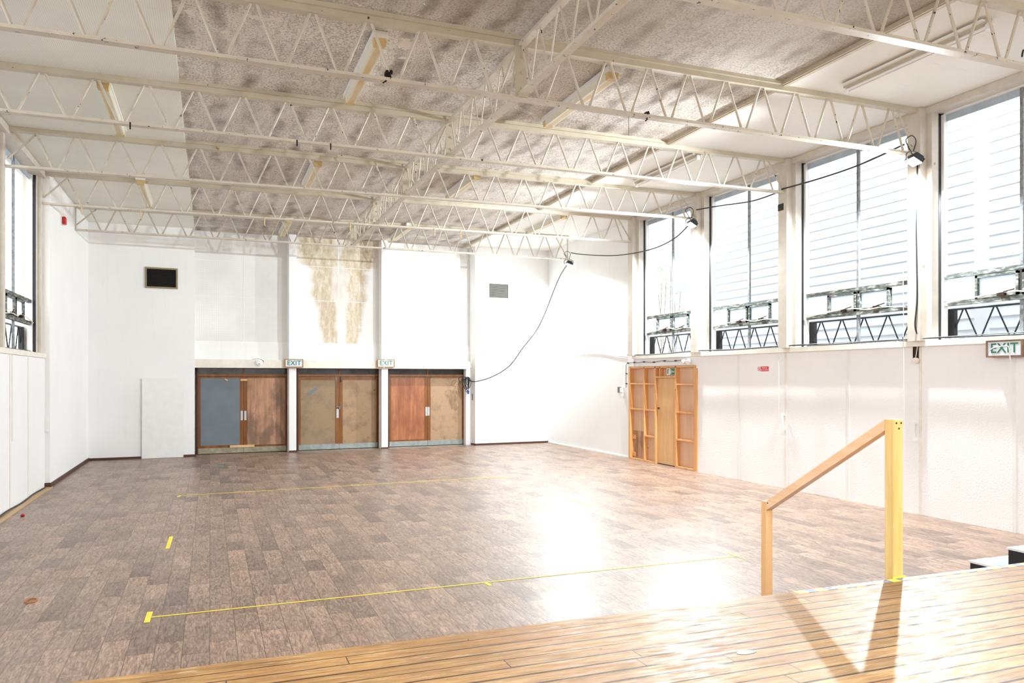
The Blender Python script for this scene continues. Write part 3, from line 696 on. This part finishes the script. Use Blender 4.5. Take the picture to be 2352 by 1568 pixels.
lb = [(9.565,16.75,2.545),(9.57,15.3,2.535),(9.565,14.0,2.56),(9.57,12.6,2.545),(9.565,11.2,2.565),(9.57,9.9,2.55),(9.57,8.5,2.565),(9.565,7.0,2.55),(9.57,5.0,2.56)]
tag(obj('ledge_cable', MB().tube(lb, .009), M['rubber']), 'black cable lying along the ledge below the right windows', 'cable')
tag(obj('ledge_cable', MB().tube([(x-.02, y, z+.012+.01*math.sin(y*2)) for x, y, z in lb], .007), M['greycab']), 'thin grey cable lying along the ledge beside the black one', 'cable')
tag(obj('column_cable', MB().tube([(9.49,8.30,5.1),(9.48,8.31,4.2),(9.485,8.30,3.2),(9.48,8.33,2.75),(9.53,8.30,2.58)], .011), M['rubber']), 'black cable running down the column nearest the handrail', 'cable')

# cables slung between the trusses
def swag(pts, label, r=.013): tag(obj('hanging_cable', MB().tube(pts, r, 6, 8), M['rubber']), label, 'cable')
swag([(9.30,8.36,5.35),(9.42,9.3,5.31),(9.45,10.2,5.31),(9.45,11.10,5.34)], 'dark cable slung between the two nearest columns on the right')
swag([(9.43,11.15,5.30),(9.45,11.9,5.30),(9.47,12.9,5.42),(9.46,13.7,5.50)], 'dark cable slung from the taped column to the middle floodlight')
swag([(9.40,13.75,5.28),(9.5,14.6,5.05),(9.52,15.7,4.97),(9.46,17.2,5.06),(9.3,18.6,5.28),(9.17,19.13,5.40)], 'dark cable slung from the middle floodlight to the far floodlight')
cpts = [(13.0,-1.3,5.35),(12.75,-.6,4.78),(12.147,-.1,3.621),(11.557,-.1,2.881),(11.122,-.1,2.352),(10.553,-.1,2.026),(9.995,-.1,1.885),(9.84,.05,1.96)]
cpts = [tuple(BM @ Vector(p)) for p in cpts]; cpts[0] = (9.22, 19.50, 5.12); 
# keep the upper bend on the line between lamp and corner
cpts[1] = (9.33, 20.35, 4.78)
swag(cpts, 'long grey cable curving from the far floodlight down to the cable coil', .015)

# ------------------------------------------------------------------ left wall bits
t = thing('fire_alarm_sounder', 'red fire alarm sounder high on the left wall', 'alarm', (-2.72, 17.44, 5.0))
obj('backplate', MB().box(0,.02,-.09,.09,0,.17), M['white_pl'], t, world=False)
obj('red_body', MB().box(.02,.085,-.08,.08,.01,.16), M['red'], t, world=False, bevel=.02)
t = thing('cord_conduit', 'white channel with scribbled marks on the left wall return', 'conduit', (-2.77, 16.22, 1.02))
obj('channel', MB().box(-.03,.03,-.01,.03,0,.30), M['white_pl'], t, world=False)
tag(obj('window_cord', MB().tube([(-2.74,13.45,2.35),(-2.74,13.45,1.7),(-2.75,13.5,1.05)], .006, 5, 3), M['whitecab']), 'thin cord with knots hanging down the left wall', 'cord')
tag(obj('floor_cable', MB().tube([(-2.77,16.1,.02),(-2.785,15.2,.03),(-2.77,14.3,.02),(-2.785,13.3,.035),(-2.77,12.4,.02),(-2.78,11,.02)], .010), M['rubber']), 'black cable along the foot of the left wall', 'cable')

# ------------------------------------------------------------------ ceiling
def slab(mb, x0, x1, y0, y1, dz0, dz1):
    return mb.add([(x0,y0,zc(x0)+dz0),(x1,y0,zc(x1)+dz0),(x1,y1,zc(x1)+dz0),(x0,y1,zc(x0)+dz0),(x0,y0,zc(x0)+dz1),(x1,y0,zc(x1)+dz1),(x1,y1,zc(x1)+dz1),(x0,y1,zc(x0)+dz1)],
                  [(0,3,2,1),(4,5,6,7),(0,1,5,4),(1,2,6,5),(2,3,7,6),(3,0,4,7)])
XS, XT = -.365, 7.06
struct('ceiling', slab(MB(), XS, XT, YF, 22.6, .04, .6), M['ceil'], 'mould-streaked dirty middle strip of the ceiling')
struct('ceiling.001', slab(MB(), -3.2, XS, YF, 22.6, 0, .6), M['rib_l'], 'ribbed white left strip of the ceiling with green bounce light painted in')
struct('ceiling.002', slab(MB(), XT, 10.1, YF, 22.6, 0, .6), M['rib_r'], 'perforated white right strip of the ceiling')
struct('trim_22', slab(slab(MB(), XT-.05, XT+.05, YF, 22.0, -.012, .05), XT-.02, XT+.02, YF, 22.0, -.02, 0), M['steel2'], 'cream strip between the dirty and the white ceiling')

# ------------------------------------------------------------------ roof trusses
XG = 3.28; NP = .575
def line(i, x):
    f = (x-XL)/(9.55-XL); return TR_L[i]+(TR_R[i]-TR_L[i])*f, ZB_L[i]+(ZB_R[i]-ZB_L[i])*f
names = ['nearest the stage', 'second from the stage', 'third from the stage', 'fourth from the stage', 'fifth from the stage', 'farthest, beside the door wall']
for i in range(6):
    x0, x1 = (-2.84, 9.52) if i < 5 else (-2.72, 9.15)
    y0, z0 = line(i, x0); y1, z1 = line(i, x1); ym, zm = line(i, (x0+x1)/2)
    t = thing('roof_truss', 'cream lattice roof truss across the hall, %s of the six' % names[i], 'truss', ((x0+x1)/2, ym, zm), 0, 'cream lattice trusses across the hall')
    bc = MB(); bc.beam((x0,y0,z0+.008), (x1,y1,z1+.008), .105, .014); bc.beam((x0,y0-.046,z0+.022), (x1,y1-.046,z1+.022), .012, .026); bc.beam((x0,y0+.046,z0+.022), (x1,y1+.046,z1+.022), .012, .026)
    obj('bottom_chord', bc, M['steel'], t)
    tp = MB(); tp.beam((x0,y0,zc(x0)-.035), (x1,y1,zc(x1)-.035), .105, .068)
    xa, xb_ = XS+.0, XT-.05; tp.beam((xa,line(i,xa)[0],zc(xa)+.02), (xb_,line(i,xb_)[0],zc(xb_)+.02), .17, .05)
    obj('top_chord', tp, M['steel2'], t)
    ks = [k for k in range(-12, 13)]
    r = .0155
    for k in ks:
        xb = XG+NP*(k+.5)
        if xb < x0+.25 or xb > x1-.15: continue
        yb, zb = line(i, xb)
        for s in (-1, 1):
            xt = xb+s*(NP/2-.03); xq = xb+s*.028
            if xt < x0+.05 or xt > x1: continue
            yt = line(i, xt)[0]
            obj('diagonal_rod', MB().rod((xq, yb, zb+.012), (xt, yt, zc(xt)-.06), r, 8), M['steel'], t)
    # end stays down to the columns
    xt = x0+.42; yt = line(i, xt)[0]; obj('end_stay', MB().rod((xt, yt, zc(xt)-.06), (x0+.03, y0, z0+.13), r, 8), M['steel'], t)
    xt = x1-.36; yt = line(i, xt)[0]; obj('end_stay', MB().rod((xt, yt, zc(xt)-.06), (x1-.02, y1, z1+.06), r, 8), M['steel'], t)
    if i == 5:
        obj('end_post', MB().beam((x0+.01, y0, z0), (x0+.01, y0, zc(x0)), .03, .03, (1,0,0)), M['steel'], t)
        obj('end_post', MB().beam((x1-.01, y1, z1), (x1-.01, y1, zc(x1)), .03, .03, (1,0,0)), M['steel'], t)
# girder along the middle, one length between each pair of trusses
for i in range(-1, 5):
    ya, za = (line(0, XG)[0]-2.7, line(0, XG)[1]) if i < 0 else line(i, XG); yb, zb = line(i+1, XG)
    t = thing('ridge_girder', 'cream lattice girder length running down the middle, %s' % ['over the stage', 'between the nearest two trusses', 'between the second and third trusses', 'between the third and fourth trusses', 'between the fourth and fifth trusses', 'between the last two trusses by the doors'][i+1],
              'girder', (XG, (ya+yb)/2, (za+zb)/2), 0, 'girder lengths down the middle of the ceiling')
    g0, g1 = ya+.06, yb-.06; zt = zc(XG)-.075
    obj('bottom_chord', MB().beam((XG,g0,za+.035), (XG,g1,zb+.035), .085, .014).beam((XG-.036,g0,za+.05), (XG-.036,g1,zb+.05), .01, .03), M['steel'], t)
    obj('top_chord', MB().beam((XG,g0,zt), (XG,g1,zt), .085, .016).beam((XG-.036,g0,zt+.015), (XG-.036,g1,zt+.015), .01, .03), M['steel'], t)
    n = 5; st = (g1-g0)/n
    for k in range(n):
        yb_ = g0+st*(k+.5); zz = za+(zb-za)*(k+.5)/n+.04
        for s in (-1, 1): obj('diagonal_rod', MB().rod((XG, yb_+s*.02, zz), (XG, yb_+s*(st/2-.03), zt), .011, 8), M['steel'], t)
    obj('hanger_plate', MB().box(XG-.075, XG+.075, yb-.075, yb-.06, zb+.02, zc(XG)-.01), M['steel2'], t)
    for q in range(3): obj('bolt', MB().rod((XG+.01, yb-.076, zb+.12+q*.17), (XG+.01, yb-.09, zb+.12+q*.17), .018, 8), M['steel2'], t)

# ------------------------------------------------------------------ columns and windows
clab = ['at the front beyond the EXIT sign', 'by the nearest floodlight', 'with a strip of dark tape near its top', 'by the middle floodlight', 'beside the boarded fire exit']
for i in range(5):
    yr = TR_R[i]
    t = thing('wall_column', 'cream steel column between the right windows, %s' % clab[i], 'column', (9.58, yr, 2.53), 0, 'cream columns on the right wall')
    obj('shaft', MB().box(9.50, 9.90, yr-.10, yr+.12, 2.53, 5.88), M['column'], t)
    obj('side_channel', MB().box(9.62, 9.90, yr-.19, yr-.10, 2.53, 5.82).box(9.62, 9.90, yr+.12, yr+.19, 2.53, 5.82), M['column'], t)
    if i == 2: obj('dark_tape', MB().box(9.494, 9.50, yr-.02, yr+.121, 4.98, 5.10), M['vent_slat'], t)['label'] = 'strip of dark tape'
    yl = TR_L[i]
    t = thing('wall_column', 'cream steel column between the left windows, %s' % (['out of frame at the left, near the stage', 'out of frame at the left, second', 'just out of frame at the left', 'at the left edge of the picture', 'against the far left wall return'][i]), 'column', (-2.95, yl, 2.43), 0, 'cream columns on the left wall')
    obj('shaft', MB().box(-3.1, -2.835, yl-.13, yl+.0, 2.43, 5.73), M['column'], t)
    obj('side_channel', MB().box(-3.1, -2.89, yl-.22, yl-.13, 2.43, 5.66).box(-3.1, -2.89, yl, yl+.07, 2.43, 5.66) if i < 4 else MB().box(-3.1, -2.89, yl-.22, yl-.13, 2.43, 5.66), M['column'], t)

def window(idx, side, ya, yb, label, detail=True, zoff=0.0, lat_label=None):
    """side +1 right, -1 left; ya<yb clear opening"""
    xg = 9.85 if side > 0 else -3.0; inn = -side
    zb, zt = 2.535+zoff, 5.80+zoff*1.6
    t = thing('window_%d' % idx, label, 'window', (xg, (ya+yb)/2, zb), 0, None, 'structure')
    ym = (ya+yb)/2
    X = lambda a, b: (min(xg+inn*a, xg+inn*b), max(xg+inn*a, xg+inn*b))
    def B(mb, a, b, y0, y1, z0, z1): x0, x1 = X(a, b); return mb.box(x0, x1, y0, y1, z0, z1)
    fr = MB(); B(fr, -.03, .05, ya, ya+.045, zb, zt); B(fr, -.03, .05, yb-.045, yb, zb, zt); B(fr, -.03, .05, ya, yb, zt-.03, zt)
    obj('window_frame', fr, M['white_pl'], t)
    obj('bottom_rail', B(MB(), -.03, .03, ya, yb, zb, zb+.03), M['mull'] if side > 0 else M['weath'], t)
    obj('black_jamb', B(B(MB(), .06, .10, ya-.004, ya+.002, zb, zt), .055, .10, yb-.004, yb+.004, zb, zt), M['black'], t)
    zl, zh = 3.40+zoff, 3.47+zoff
    obj('mullion', B(MB(), -.02, .02, ym-.022, ym+.022, zb, zt), M['mull'], t)
    obj('upper_transom', B(MB(), -.02, .04, ya+.04, yb-.04, zl+.01, zh), M['weath'], t)
    obj('lower_transom', B(MB(), -.02, .04, ya+.04, yb-.04, 3.02+zoff, 3.085+zoff), M['weath'], t)
    obj('head_strip', B(MB(), -.006, .006, ya+.04, yb-.04, zt-.13, zt-.03), M['headstrip'], t)
    obj('glass_pane', B(MB(), -.004, .004, ya+.04, ym-.02, zh, zt-.13), M['glass'], t)
    obj('glass_pane', B(MB(), -.004, .004, ym+.02, yb-.04, zh, zt-.13), M['glass'], t)
    obj('glass_pane', B(MB(), -.004, .004, ya+.04, yb-.04, zb+.03, 3.02+zoff), M['glass'], t)
    cw = .62
    for s in (-1, 1):
        y0, y1 = (ym-cw-.02, ym-.025) if s < 0 else (ym+.025, ym+cw+.02)
        cf = MB(); f = .035
        B(cf, -.03, .045, y0, y1, 3.085+zoff, 3.085+f+zoff); B(cf, -.03, .045, y0, y1, zl-f, zl); B(cf, -.03, .045, y0, y0+f, 3.085+zoff, zl); B(cf, -.03, .045, y1-f, y1, 3.085+zoff, zl)
        c_ = obj('casement', cf, M['weath'], t)
        obj('casement_pane', B(MB(), -.004, .004, y0+f, y1-f, 3.085+f+zoff, zl-f), M['frost'], c_)
        if detail:
            yy = (y0+y1)/2-.1
            obj('window_stay', B(MB(), .05, .10, yy-.05, yy+.05, 3.085+zoff, 3.13+zoff).rod((xg+inn*.08, yy, 3.13+zoff), (xg+inn*.14, yy-.22, 3.15+zoff), .008), M['rust'], c_)
    obj('side_pane', B(MB(), -.004, .004, ya+.04, ym-cw-.02, 3.085+zoff, zl), M['frost' if idx in (1,2) else 'glass'], t)
    obj('side_pane', B(MB(), -.004, .004, ym+cw+.02, yb-.04, 3.085+zoff, zl), M['frost'], t)
    if detail:
        obj('window_wire', MB().tube([(xg+inn*.07, ya+.06, 3.05+zoff), (xg+inn*.10, ym-.6, 3.10+zoff), (xg+inn*.12, ym-.3, 3.08+zoff), (xg+inn*.09, ym+.1, 3.13+zoff), (xg+inn*.10, ym+.6, 3.10+zoff), (xg+inn*.07, yb-.06, 3.06+zoff)], .009), M['cream'], t)
    # black lattice girder outside the glass
    xo = xg+side*.12
    g = thing('lattice_rail', lat_label, 'girder', (xo, ym, 2.55+zoff), 0, 'black lattice girders outside the windows')
    z0, z1 = 2.555+zoff, 2.985+zoff
    obj('top_bar', MB().box(xo-.03, xo+.03, ya, yb, z1-.02, z1), M['black'], g)
    obj('bottom_bar', MB().box(xo-.03, xo+.03, ya, yb, z0, z0+.02), M['black'], g)
    L = yb-ya; n = 5; st = L/n
    for k in range(n):
        yt = ya+st*(k+.5)
        for s in (-1, 1): obj('diagonal_rod', MB().rod((xo, yt+s*.02, z1-.02), (xo, yt+s*(st/2-.03), z0+.015), .0115, 6), M['black'], g)
    obj('end_plate', MB().box(xo-.035, xo+.035, yb-.10, yb+.02, z0-.02, z1), M['black'], g)
    obj('end_plate', MB().box(xo-.035, xo+.035, ya-.02, ya+.10, z0-.02, z1), M['black'], g)

RW = [(13.85+.19, 16.5-.19, 'tall window above the fire exit'), (11.13+.19, 13.85-.19, 'tall window left of the taped column'), (8.36+.19, 11.13-.19, 'tall window right of the taped column'), (5.65+.19, 8.36-.19, 'tall window above the right-hand EXIT sign'), (3.0, 5.65-.19, 'right window beside the stage'), (.3, 2.8, 'right window by the stage rear')]
for k, (a, b, lab) in enumerate(RW):
    window(k+1, 1, a, b, lab, k < 4, 0, 'black zigzag girder outside the %s' % lab)
LW = [(13.5+.07, 16.25-.22, 'narrow-looking window at the left edge'), (10.8+.07, 13.5-.22, 'window cut off by the left edge'), (8.05+.07, 10.8-.22, 'left window out of frame, middle'), (5.4+.07, 8.05-.22, 'left window out of frame, near'), (2.7, 5.18, 'left window beside the stage'), (-.1, 2.4, 'left window by the stage rear')]
for k, (a, b, lab) in enumerate(LW):
    window(k+7, -1, a, b, lab, k < 1, -.085, 'black zigzag girder outside the %s' % lab)

# ------------------------------------------------------------------ ceiling lights
def fluoro(x, y0, y1, label, style):
    t = thing('fluorescent_light', label, 'lamp', (x, (y0+y1)/2, zc(x)), 0, 'fluorescent lights on the ceiling'); h = (y1-y0)/2
    up = .035 if style == 'centre' else 0
    if style == 'bare':
        obj('housing', MB().box(-.055,.055,-h,h,-.07,up), M['steel2'], t, world=False)
        obj('reflector', MB().box(-.10,-.055,-h,h,-.05,-.03).box(.055,.10,-h,h,-.05,-.03), M['white_pl'], t, world=False)
        for s in (-1, 1): obj('lamp_holder', MB().box(-.03,.03,s*h-.02,s*h+.02,-.13,-.06), M['white_pl'], t, world=False)
        for s in (-.028, .028): obj('tube', MB().rod((s,-h,-.105),(s,h,-.105),.014,10), M['white_pl'], t, world=False)
    else:
        obj('housing', MB().box(-.085,.085,-h,h,-.035,up), M['white_pl'], t, world=False)
        poly = [(-.075,-.035),(-.062,-.115),(.062,-.115),(.075,-.035)]
        obj('diffuser', MB().prism(poly, lambda a, b: (a, -h+.11, b), lambda a, b: (a, h-.11, b)), M['diff'], t, world=False)
        obj('end_cap', MB().prism(poly, lambda a, b: (a, -h+.02, b), lambda a, b: (a, -h+.11, b)), M['endcap'], t, world=False)
        obj('end_cap', MB().prism(poly, lambda a, b: (a, h-.11, b), lambda a, b: (a, h-.02, b)), M['endcap'], t, world=False)
fluoro(1.76, 8.52, 10.6, 'yellowed box light left of the middle girder, nearest of its row', 'centre')
fluoro(4.68, 8.52, 10.6, 'yellowed box light right of the middle girder, nearest of its row', 'centre')
fluoro(1.76, 13.78, 15.7, 'yellowed box light left of the middle girder, halfway down the hall', 'centre')
fluoro(4.66, 13.75, 15.65, 'yellowed box light right of the middle girder, halfway down the hall', 'centre')
fluoro(1.76, 19.1, 21.2, 'yellowed box light left of the middle girder, by the door wall', 'centre')
fluoro(4.66, 19.0, 20.9, 'yellowed box light right of the middle girder, by the door wall', 'centre')
fluoro(-1.26, 10.98, 13.1, 'yellowed box light on the ribbed ceiling, nearer of the two', 'left')
fluoro(-1.22, 16.15, 18.4, 'yellowed box light on the ribbed ceiling, farther of the two', 'left')
fluoro(7.80, 5.92, 7.92, 'bare twin-tube light on the white ceiling, nearest of the three', 'bare')
fluoro(7.80, 11.25, 13.3, 'bare twin-tube light on the white ceiling, middle of the three', 'bare')
fluoro(7.80, 16.6, 18.9, 'bare twin-tube light on the white ceiling, farthest of the three', 'left')

for x, lab in ((-1.0, 'left'), (3.3, 'middle'), (7.4, 'right')):  # unseen fill fittings, added behind the camera to brighten the hall
    fluoro(x, -2.6, -.5, 'added unseen fluorescent fill light over the stage behind the camera, %s of three' % lab, 'left')
    for o_ in bpy.data.objects:
        if o_.name.startswith('diffuser') and o_.parent and o_.parent.location.y < 0: o_.data.materials[0] = M['lit']
    l = bpy.data.lights.new('stage_fill_light', 'AREA'); l.shape = 'RECTANGLE'; l.size = .5; l.size_y = 1.9; l.energy = STAGE_FILL_W; l.color = (.93,.97,1)
    lo = bpy.data.objects.new('stage_fill_light', l); C.objects.link(lo); lo.location = (x, -1.55, zc(x)-.13)

# ------------------------------------------------------------------ floodlights (lit)
def flood(x, y, z, label, aim, watts):
    t = thing('floodlight', label, 'floodlight', (x, y, z), 0, 'lit floodlights on the right ends of the trusses')
    d = Vector(aim).normalized(); R = d.to_track_quat('-Z', 'Y').to_matrix()
    def T(mb): mb.v = [tuple(R @ Vector(v)) for v in mb.v]; return mb
    obj('housing', T(MB().box(-.11,.11,-.08,.08,.0,.07).box(-.09,.09,-.06,.06,.07,.10)), M['black'], t, world=False)
    for q in range(5): pass
    obj('lens', T(MB().box(-.10,.10,-.07,.07,-.006,0)), M['lamp'], t, world=False)
    obj('bracket', MB().tube([(-.12,0,.0),(-.13,0,.1),(0,0,.15),(.13,0,.1),(.12,0,0)], .009), M['steelgrey'], t, world=False)
    obj('lead', MB().tube([(0,0,.08),(-.08,.02,.22),(-.14,0,.30),(-.05,-.02,.36),(.05,0,.30),(.02,.02,.16)], .007), M['rubber'], t, world=False)
    l = bpy.data.lights.new('floodlight_lamp', 'SPOT'); l.energy = watts; l.spot_size = math.radians(172); l.spot_blend = .25; l.shadow_soft_size = .05; l.color = (.86,.95,1)
    lo = bpy.data.objects.new('floodlight_lamp', l); C.objects.link(lo); lo.parent = t; lo.location = d*.03; lo.rotation_euler = d.to_track_quat('-Z', 'Y').to_euler()
flood(9.30, 8.20, 5.06, 'lit floodlight on the truss by the nearest column, glaring', (-.55,.15,-.95), FLOOD_W*.9)
flood(9.30, 13.65, 5.16, 'lit floodlight on the truss by the column left of the taped one', (-.55,.1,-.95), FLOOD_W)
flood(9.18, 19.30, 5.10, 'lit floodlight in the far right corner', (-.35,.1,-1), FLOOD_W*.5)

# clamps and nests left on the trusses
def clump(name, x, i, dz, label, mat, seed, sc=1.0):
    y, z = line(i, x); t = thing(name, label, 'clamp', (x, y, z))
    obj('jaw', MB().blob((0,0,dz+.10*sc), (.05*sc,.05*sc,.065*sc), seed, 8, 6, .35).blob((.03*sc,0,dz+.15*sc), (.03*sc,.03*sc,.035*sc), seed+1, 7, 5, .3).box(-.05*sc,-.01*sc,-.04,.04,dz+.10*sc,dz+.15*sc), mat, t, world=False)
    obj('screw', MB().rod((-.06*sc,-.05,dz-.01),(.02*sc,0,dz+.08*sc), .012*sc, 7).rod((.01,-.05,dz+.02),(.0,.0,dz+.09*sc), .012*sc, 7).rod((-.10*sc,-.06,dz-.035),(-.05*sc,-.055,dz-.01), .008, 6), mat, t, world=False)
clump('beam_clamp', 1.77, 1, 0, 'dark rusty clamp on the second truss beside a yellowed light', M['darkrust'], 5, .75)
clump('beam_clamp', 4.98, 1, -.02, 'dark rusty clamp on the second truss right of the middle girder', M['darkrust'], 9, .6)
clump('beam_clamp', 8.6, 1, -.02, 'grey metal clamp on the second truss near the floodlight', M['steelgrey'], 12, .6)

for x, i, lab in ((1.02, 4, 'left of the middle girder'), (2.72, 4, 'just left of the girder end'), (4.55, 4, 'right of the middle girder'), (5.15, 4, 'second right of the middle girder'), (-1.22, 4, 'on the left part of the truss'), (-2.2, 4, 'at the left end of the truss')):
    y, z = line(i, x)
    tag(obj('truss_hook', MB().tube([(x,y-.06,z+.02),(x,y-.07,z-.03),(x,y-.06,z-.12),(x+.01,y-.04,z-.14)], .010, 5, 3), M['endcap']), 'small yellowish hook hanging under the fifth truss, %s' % lab, 'hook', 'hooks under the fifth truss')
for x, i, lab in ((-.93, 2, 'left, by the ribbed ceiling light'), (1.10, 2, 'near the middle'), (1.55, 2, 'nearest the middle girder'), (-2.5, 2, 'at the far left end')):
    y, z = line(i, x)
    tag(obj('dark_tie', MB().box(x-.008,x+.008,y-.056,y-.050,z-.06,z+.03), M['darkrust']), 'short dark tie hanging on the third truss, %s' % lab, 'tie', 'dark ties on the third truss')
y, z = line(1, 4.72)
tag(obj('dangling_string', MB().rod((4.72,y,z),(4.72,y,z-.24), .004, 5), M['greycab']), 'thin string dangling from the second truss right of the girder', 'string')
y, z = line(0, 8.0)
tag(obj('dark_hook', MB().tube([(7.92,y-.02,z+.17),(7.87,y-.03,z+.17),(7.85,y-.03,z+.10)], .010, 6, 4), M['black']), 'small dark curved hook on the nearest truss at the right', 'hook')

# ------------------------------------------------------------------ handrail
t = thing('handrail', 'pine handrail on two posts beside the stage edge', 'handrail', (3.74, 3.9, 0))
obj('tall_post', MB().box(3.71, 3.785, 3.405, 3.475, 0, 1.757), M['post_y'], t, bevel=.008)['label'] = 'tall varnished yellow post'
obj('short_post', MB().box(3.71, 3.768, 4.52, 4.575, 0, 1.113), M['pine'], t, bevel=.003)
za, zb_ = 1.755, 1.118; ya, yb_ = 3.475, 4.52; hh = .068
x0, x1 = 3.712, 3.766
obj('sloping_rail', MB().add([(x0,ya,za-hh),(x1,ya,za-hh),(x1,yb_,zb_-hh),(x0,yb_,zb_-hh),(x0,ya,za),(x1,ya,za),(x1,yb_,zb_),(x0,yb_,zb_)], [(0,3,2,1),(4,5,6,7),(0,1,5,4),(1,2,6,5),(2,3,7,6),(3,0,4,7)]), M['rail'], t, bevel=.003)
sc = MB()
for dx, z in ((.018,1.735),(.055,1.735),(.038,1.703)): sc.rod((3.71+dx,3.4052,z),(3.71+dx,3.4035,z),.0055,10)
sc.rod((3.7121,4.505,1.105),(3.709,4.505,1.105),.004,8)
obj('screw', sc, M['darkrust'], t)
obj('foot_tape', MB().box(3.70, 3.795, 3.4005, 3.4045, STAGE-.03, STAGE+.012), M['tape'], t)

# stage steps
t = thing('stage_steps', 'black sided steps with grey treads at the right of the stage', 'steps', (7.6, 4.4, 0))
for k in range(3):
    y1 = 5.47-.39*k; z = .208*(k+1)
    obj('step_box', MB().box(6.94, 8.25, 3.42, y1-.01, .208*k+(.0 if k == 0 else .012), z-.012), M['black'], t)
    obj('tread', MB().box(6.93, 8.26, 3.42 if k == 2 else y1-.41, y1, z-.012, z), M['grey_tread'], t)
    obj('white_edge', MB().box(6.925, 6.945, 3.42 if k == 2 else y1-.39, y1, z-.016, z+.003).box(6.945, 8.26, y1-.03, y1+.002, z, z+.003), M['white_pl'], t)

# ------------------------------------------------------------------ tape on the floor, litter
def tape(pts, label, wd=.05):
    mb = MB()
    for (a, b, w_) in pts: mb.beam((a[0],a[1],.0022), (b[0],b[1],.0022), w_, .0016)
    tag(obj('floor_tape', mb, M['tape']), label, 'tape')
tape([((-.46,7.13),(2.5,7.16),.022),((2.5,7.16),(5.50,7.19),.022),((-.481,6.99),(-.475,7.30),.045),((2.515,7.03),(2.505,7.16),.035),((5.499,7.04),(5.503,7.36),.022)], 'long yellow tape line across the floor nearest the stage')
tape([((-.47,14.30),(2.5,14.50),.028),((2.5,14.50),(5.56,14.70),.028),((-.50,14.16),(-.46,14.34),.05),((5.562,14.71),(5.558,14.47),.035)], 'long yellow tape line across the far part of the floor')
tape([((-.462,9.92),(-.452,10.66),.045)], 'short yellow tape dash at the left of the floor')
tape([((5.522,10.83),(5.512,11.53),.022)], 'faint short yellow tape dash at the right of the floor')
tag(obj('red_scrap', MB().blob((-2.52,13.0,.02),(.03,.05,.02),4), M['red']), 'small red scrap on the floor near the left wall', 'litter')
rb = MB().tube([(-1.49+.045*math.cos(a*PI/6), 8.03+.07*math.sin(a*PI/6), .008) for a in range(13)], .006, 6, 3)
tag(obj('rubber_band', rb, plain('orange_rubber', srgb(186,110,40), .5)), 'orange elastic band ring lying on the floor at the left', 'litter')
tag(obj('floor_plate', MB().box(.12,.30,18.6,18.95,0,.004), M['kick']), 'small metal floor plate in front of the left-hand doors', 'plate')
tag(obj('knot_patch', MB().prism([(2.13+.05*math.cos(a*PI/6), 2.72+.022*math.sin(a*PI/6)) for a in range(12)], lambda a, b: (a,b,STAGE), lambda a, b: (a,b,STAGE+.0015)), M['steelgrey']), 'oval grey blotch on the stage boards', 'blotch')

# ------------------------------------------------------------------ outside
struct('floor.001', MB().box(10.0, 30, -12, 40, -.3, -.15).box(-30, -3.2, -12, 40, -.3, -.15), M['ground'], 'paved ground outside the windows')
nb = thing('neighbour_building', 'white clad building close outside the right windows', 'building', (12.6, 12, -.15))
sd = MB(); z = -.15; pitch = .2
while z < 9.0:
    # lapped board: thin at the top, its lower edge stands proud
    sd.add([(12.50,-10,z),(12.50,34,z),(12.53,34,z+pitch),(12.53,-10,z+pitch),(12.56,-10,z),(12.56,34,z)], [(0,3,2,1),(0,1,5,4)])
    z += pitch
obj('cladding', sd, M['siding'], nb)
obj('core', MB().box(12.56, 13.2, -10, 34, -.15, 9.0), M['siding'], nb)
for y in (1.1, 5.35, 9.61, 13.95, 18.28, 22.6): obj('joint_cover', MB().box(12.475, 12.55, y-.13, y+.13, -.15, 9.0), M['siding'], nb)
pt = thing('climbing_plant', 'pale green climbing plant outside the window above the fire exit', 'plant', (10.75, 17.2, -.15))
stem = MB(); lf = MB(); rnd = random.Random(11)
for q in range(6):
    y = 16.9+q*.17-.3; x = 10.75+.1*rnd.random()
    pts = [(x, y, -.15), (x+rnd.uniform(-.1,.1), y+rnd.uniform(-.2,.2), 1.5), (x+rnd.uniform(-.1,.1), y-rnd.uniform(0,.3), 3.0), (x, y-rnd.uniform(0,.5), rnd.uniform(3.9,5.0))]
    stem.tube(pts, .008, 5, 5)
for q in range(300):
    z = -.1+rnd.random()**.8*5.0; y = 16.9+rnd.gauss(0, .30)-(z-3)*.03; x = 10.75+rnd.uniform(-.15,.15); s = rnd.uniform(.03,.06)
    a = Vector((rnd.uniform(-1,1), rnd.uniform(-1,1), rnd.uniform(-.6,.6))).normalized(); b = a.orthogonal().normalized(); c = Vector((x,y,z))
    lf.add([c-a*s, c+b*s*.55+a*s*.1, c+a*s, c-b*s*.55+a*s*.1], [(0,1,2,3)])
obj('stem', stem, M['stem'], pt); obj('foliage', lf, M['leaf'], pt)
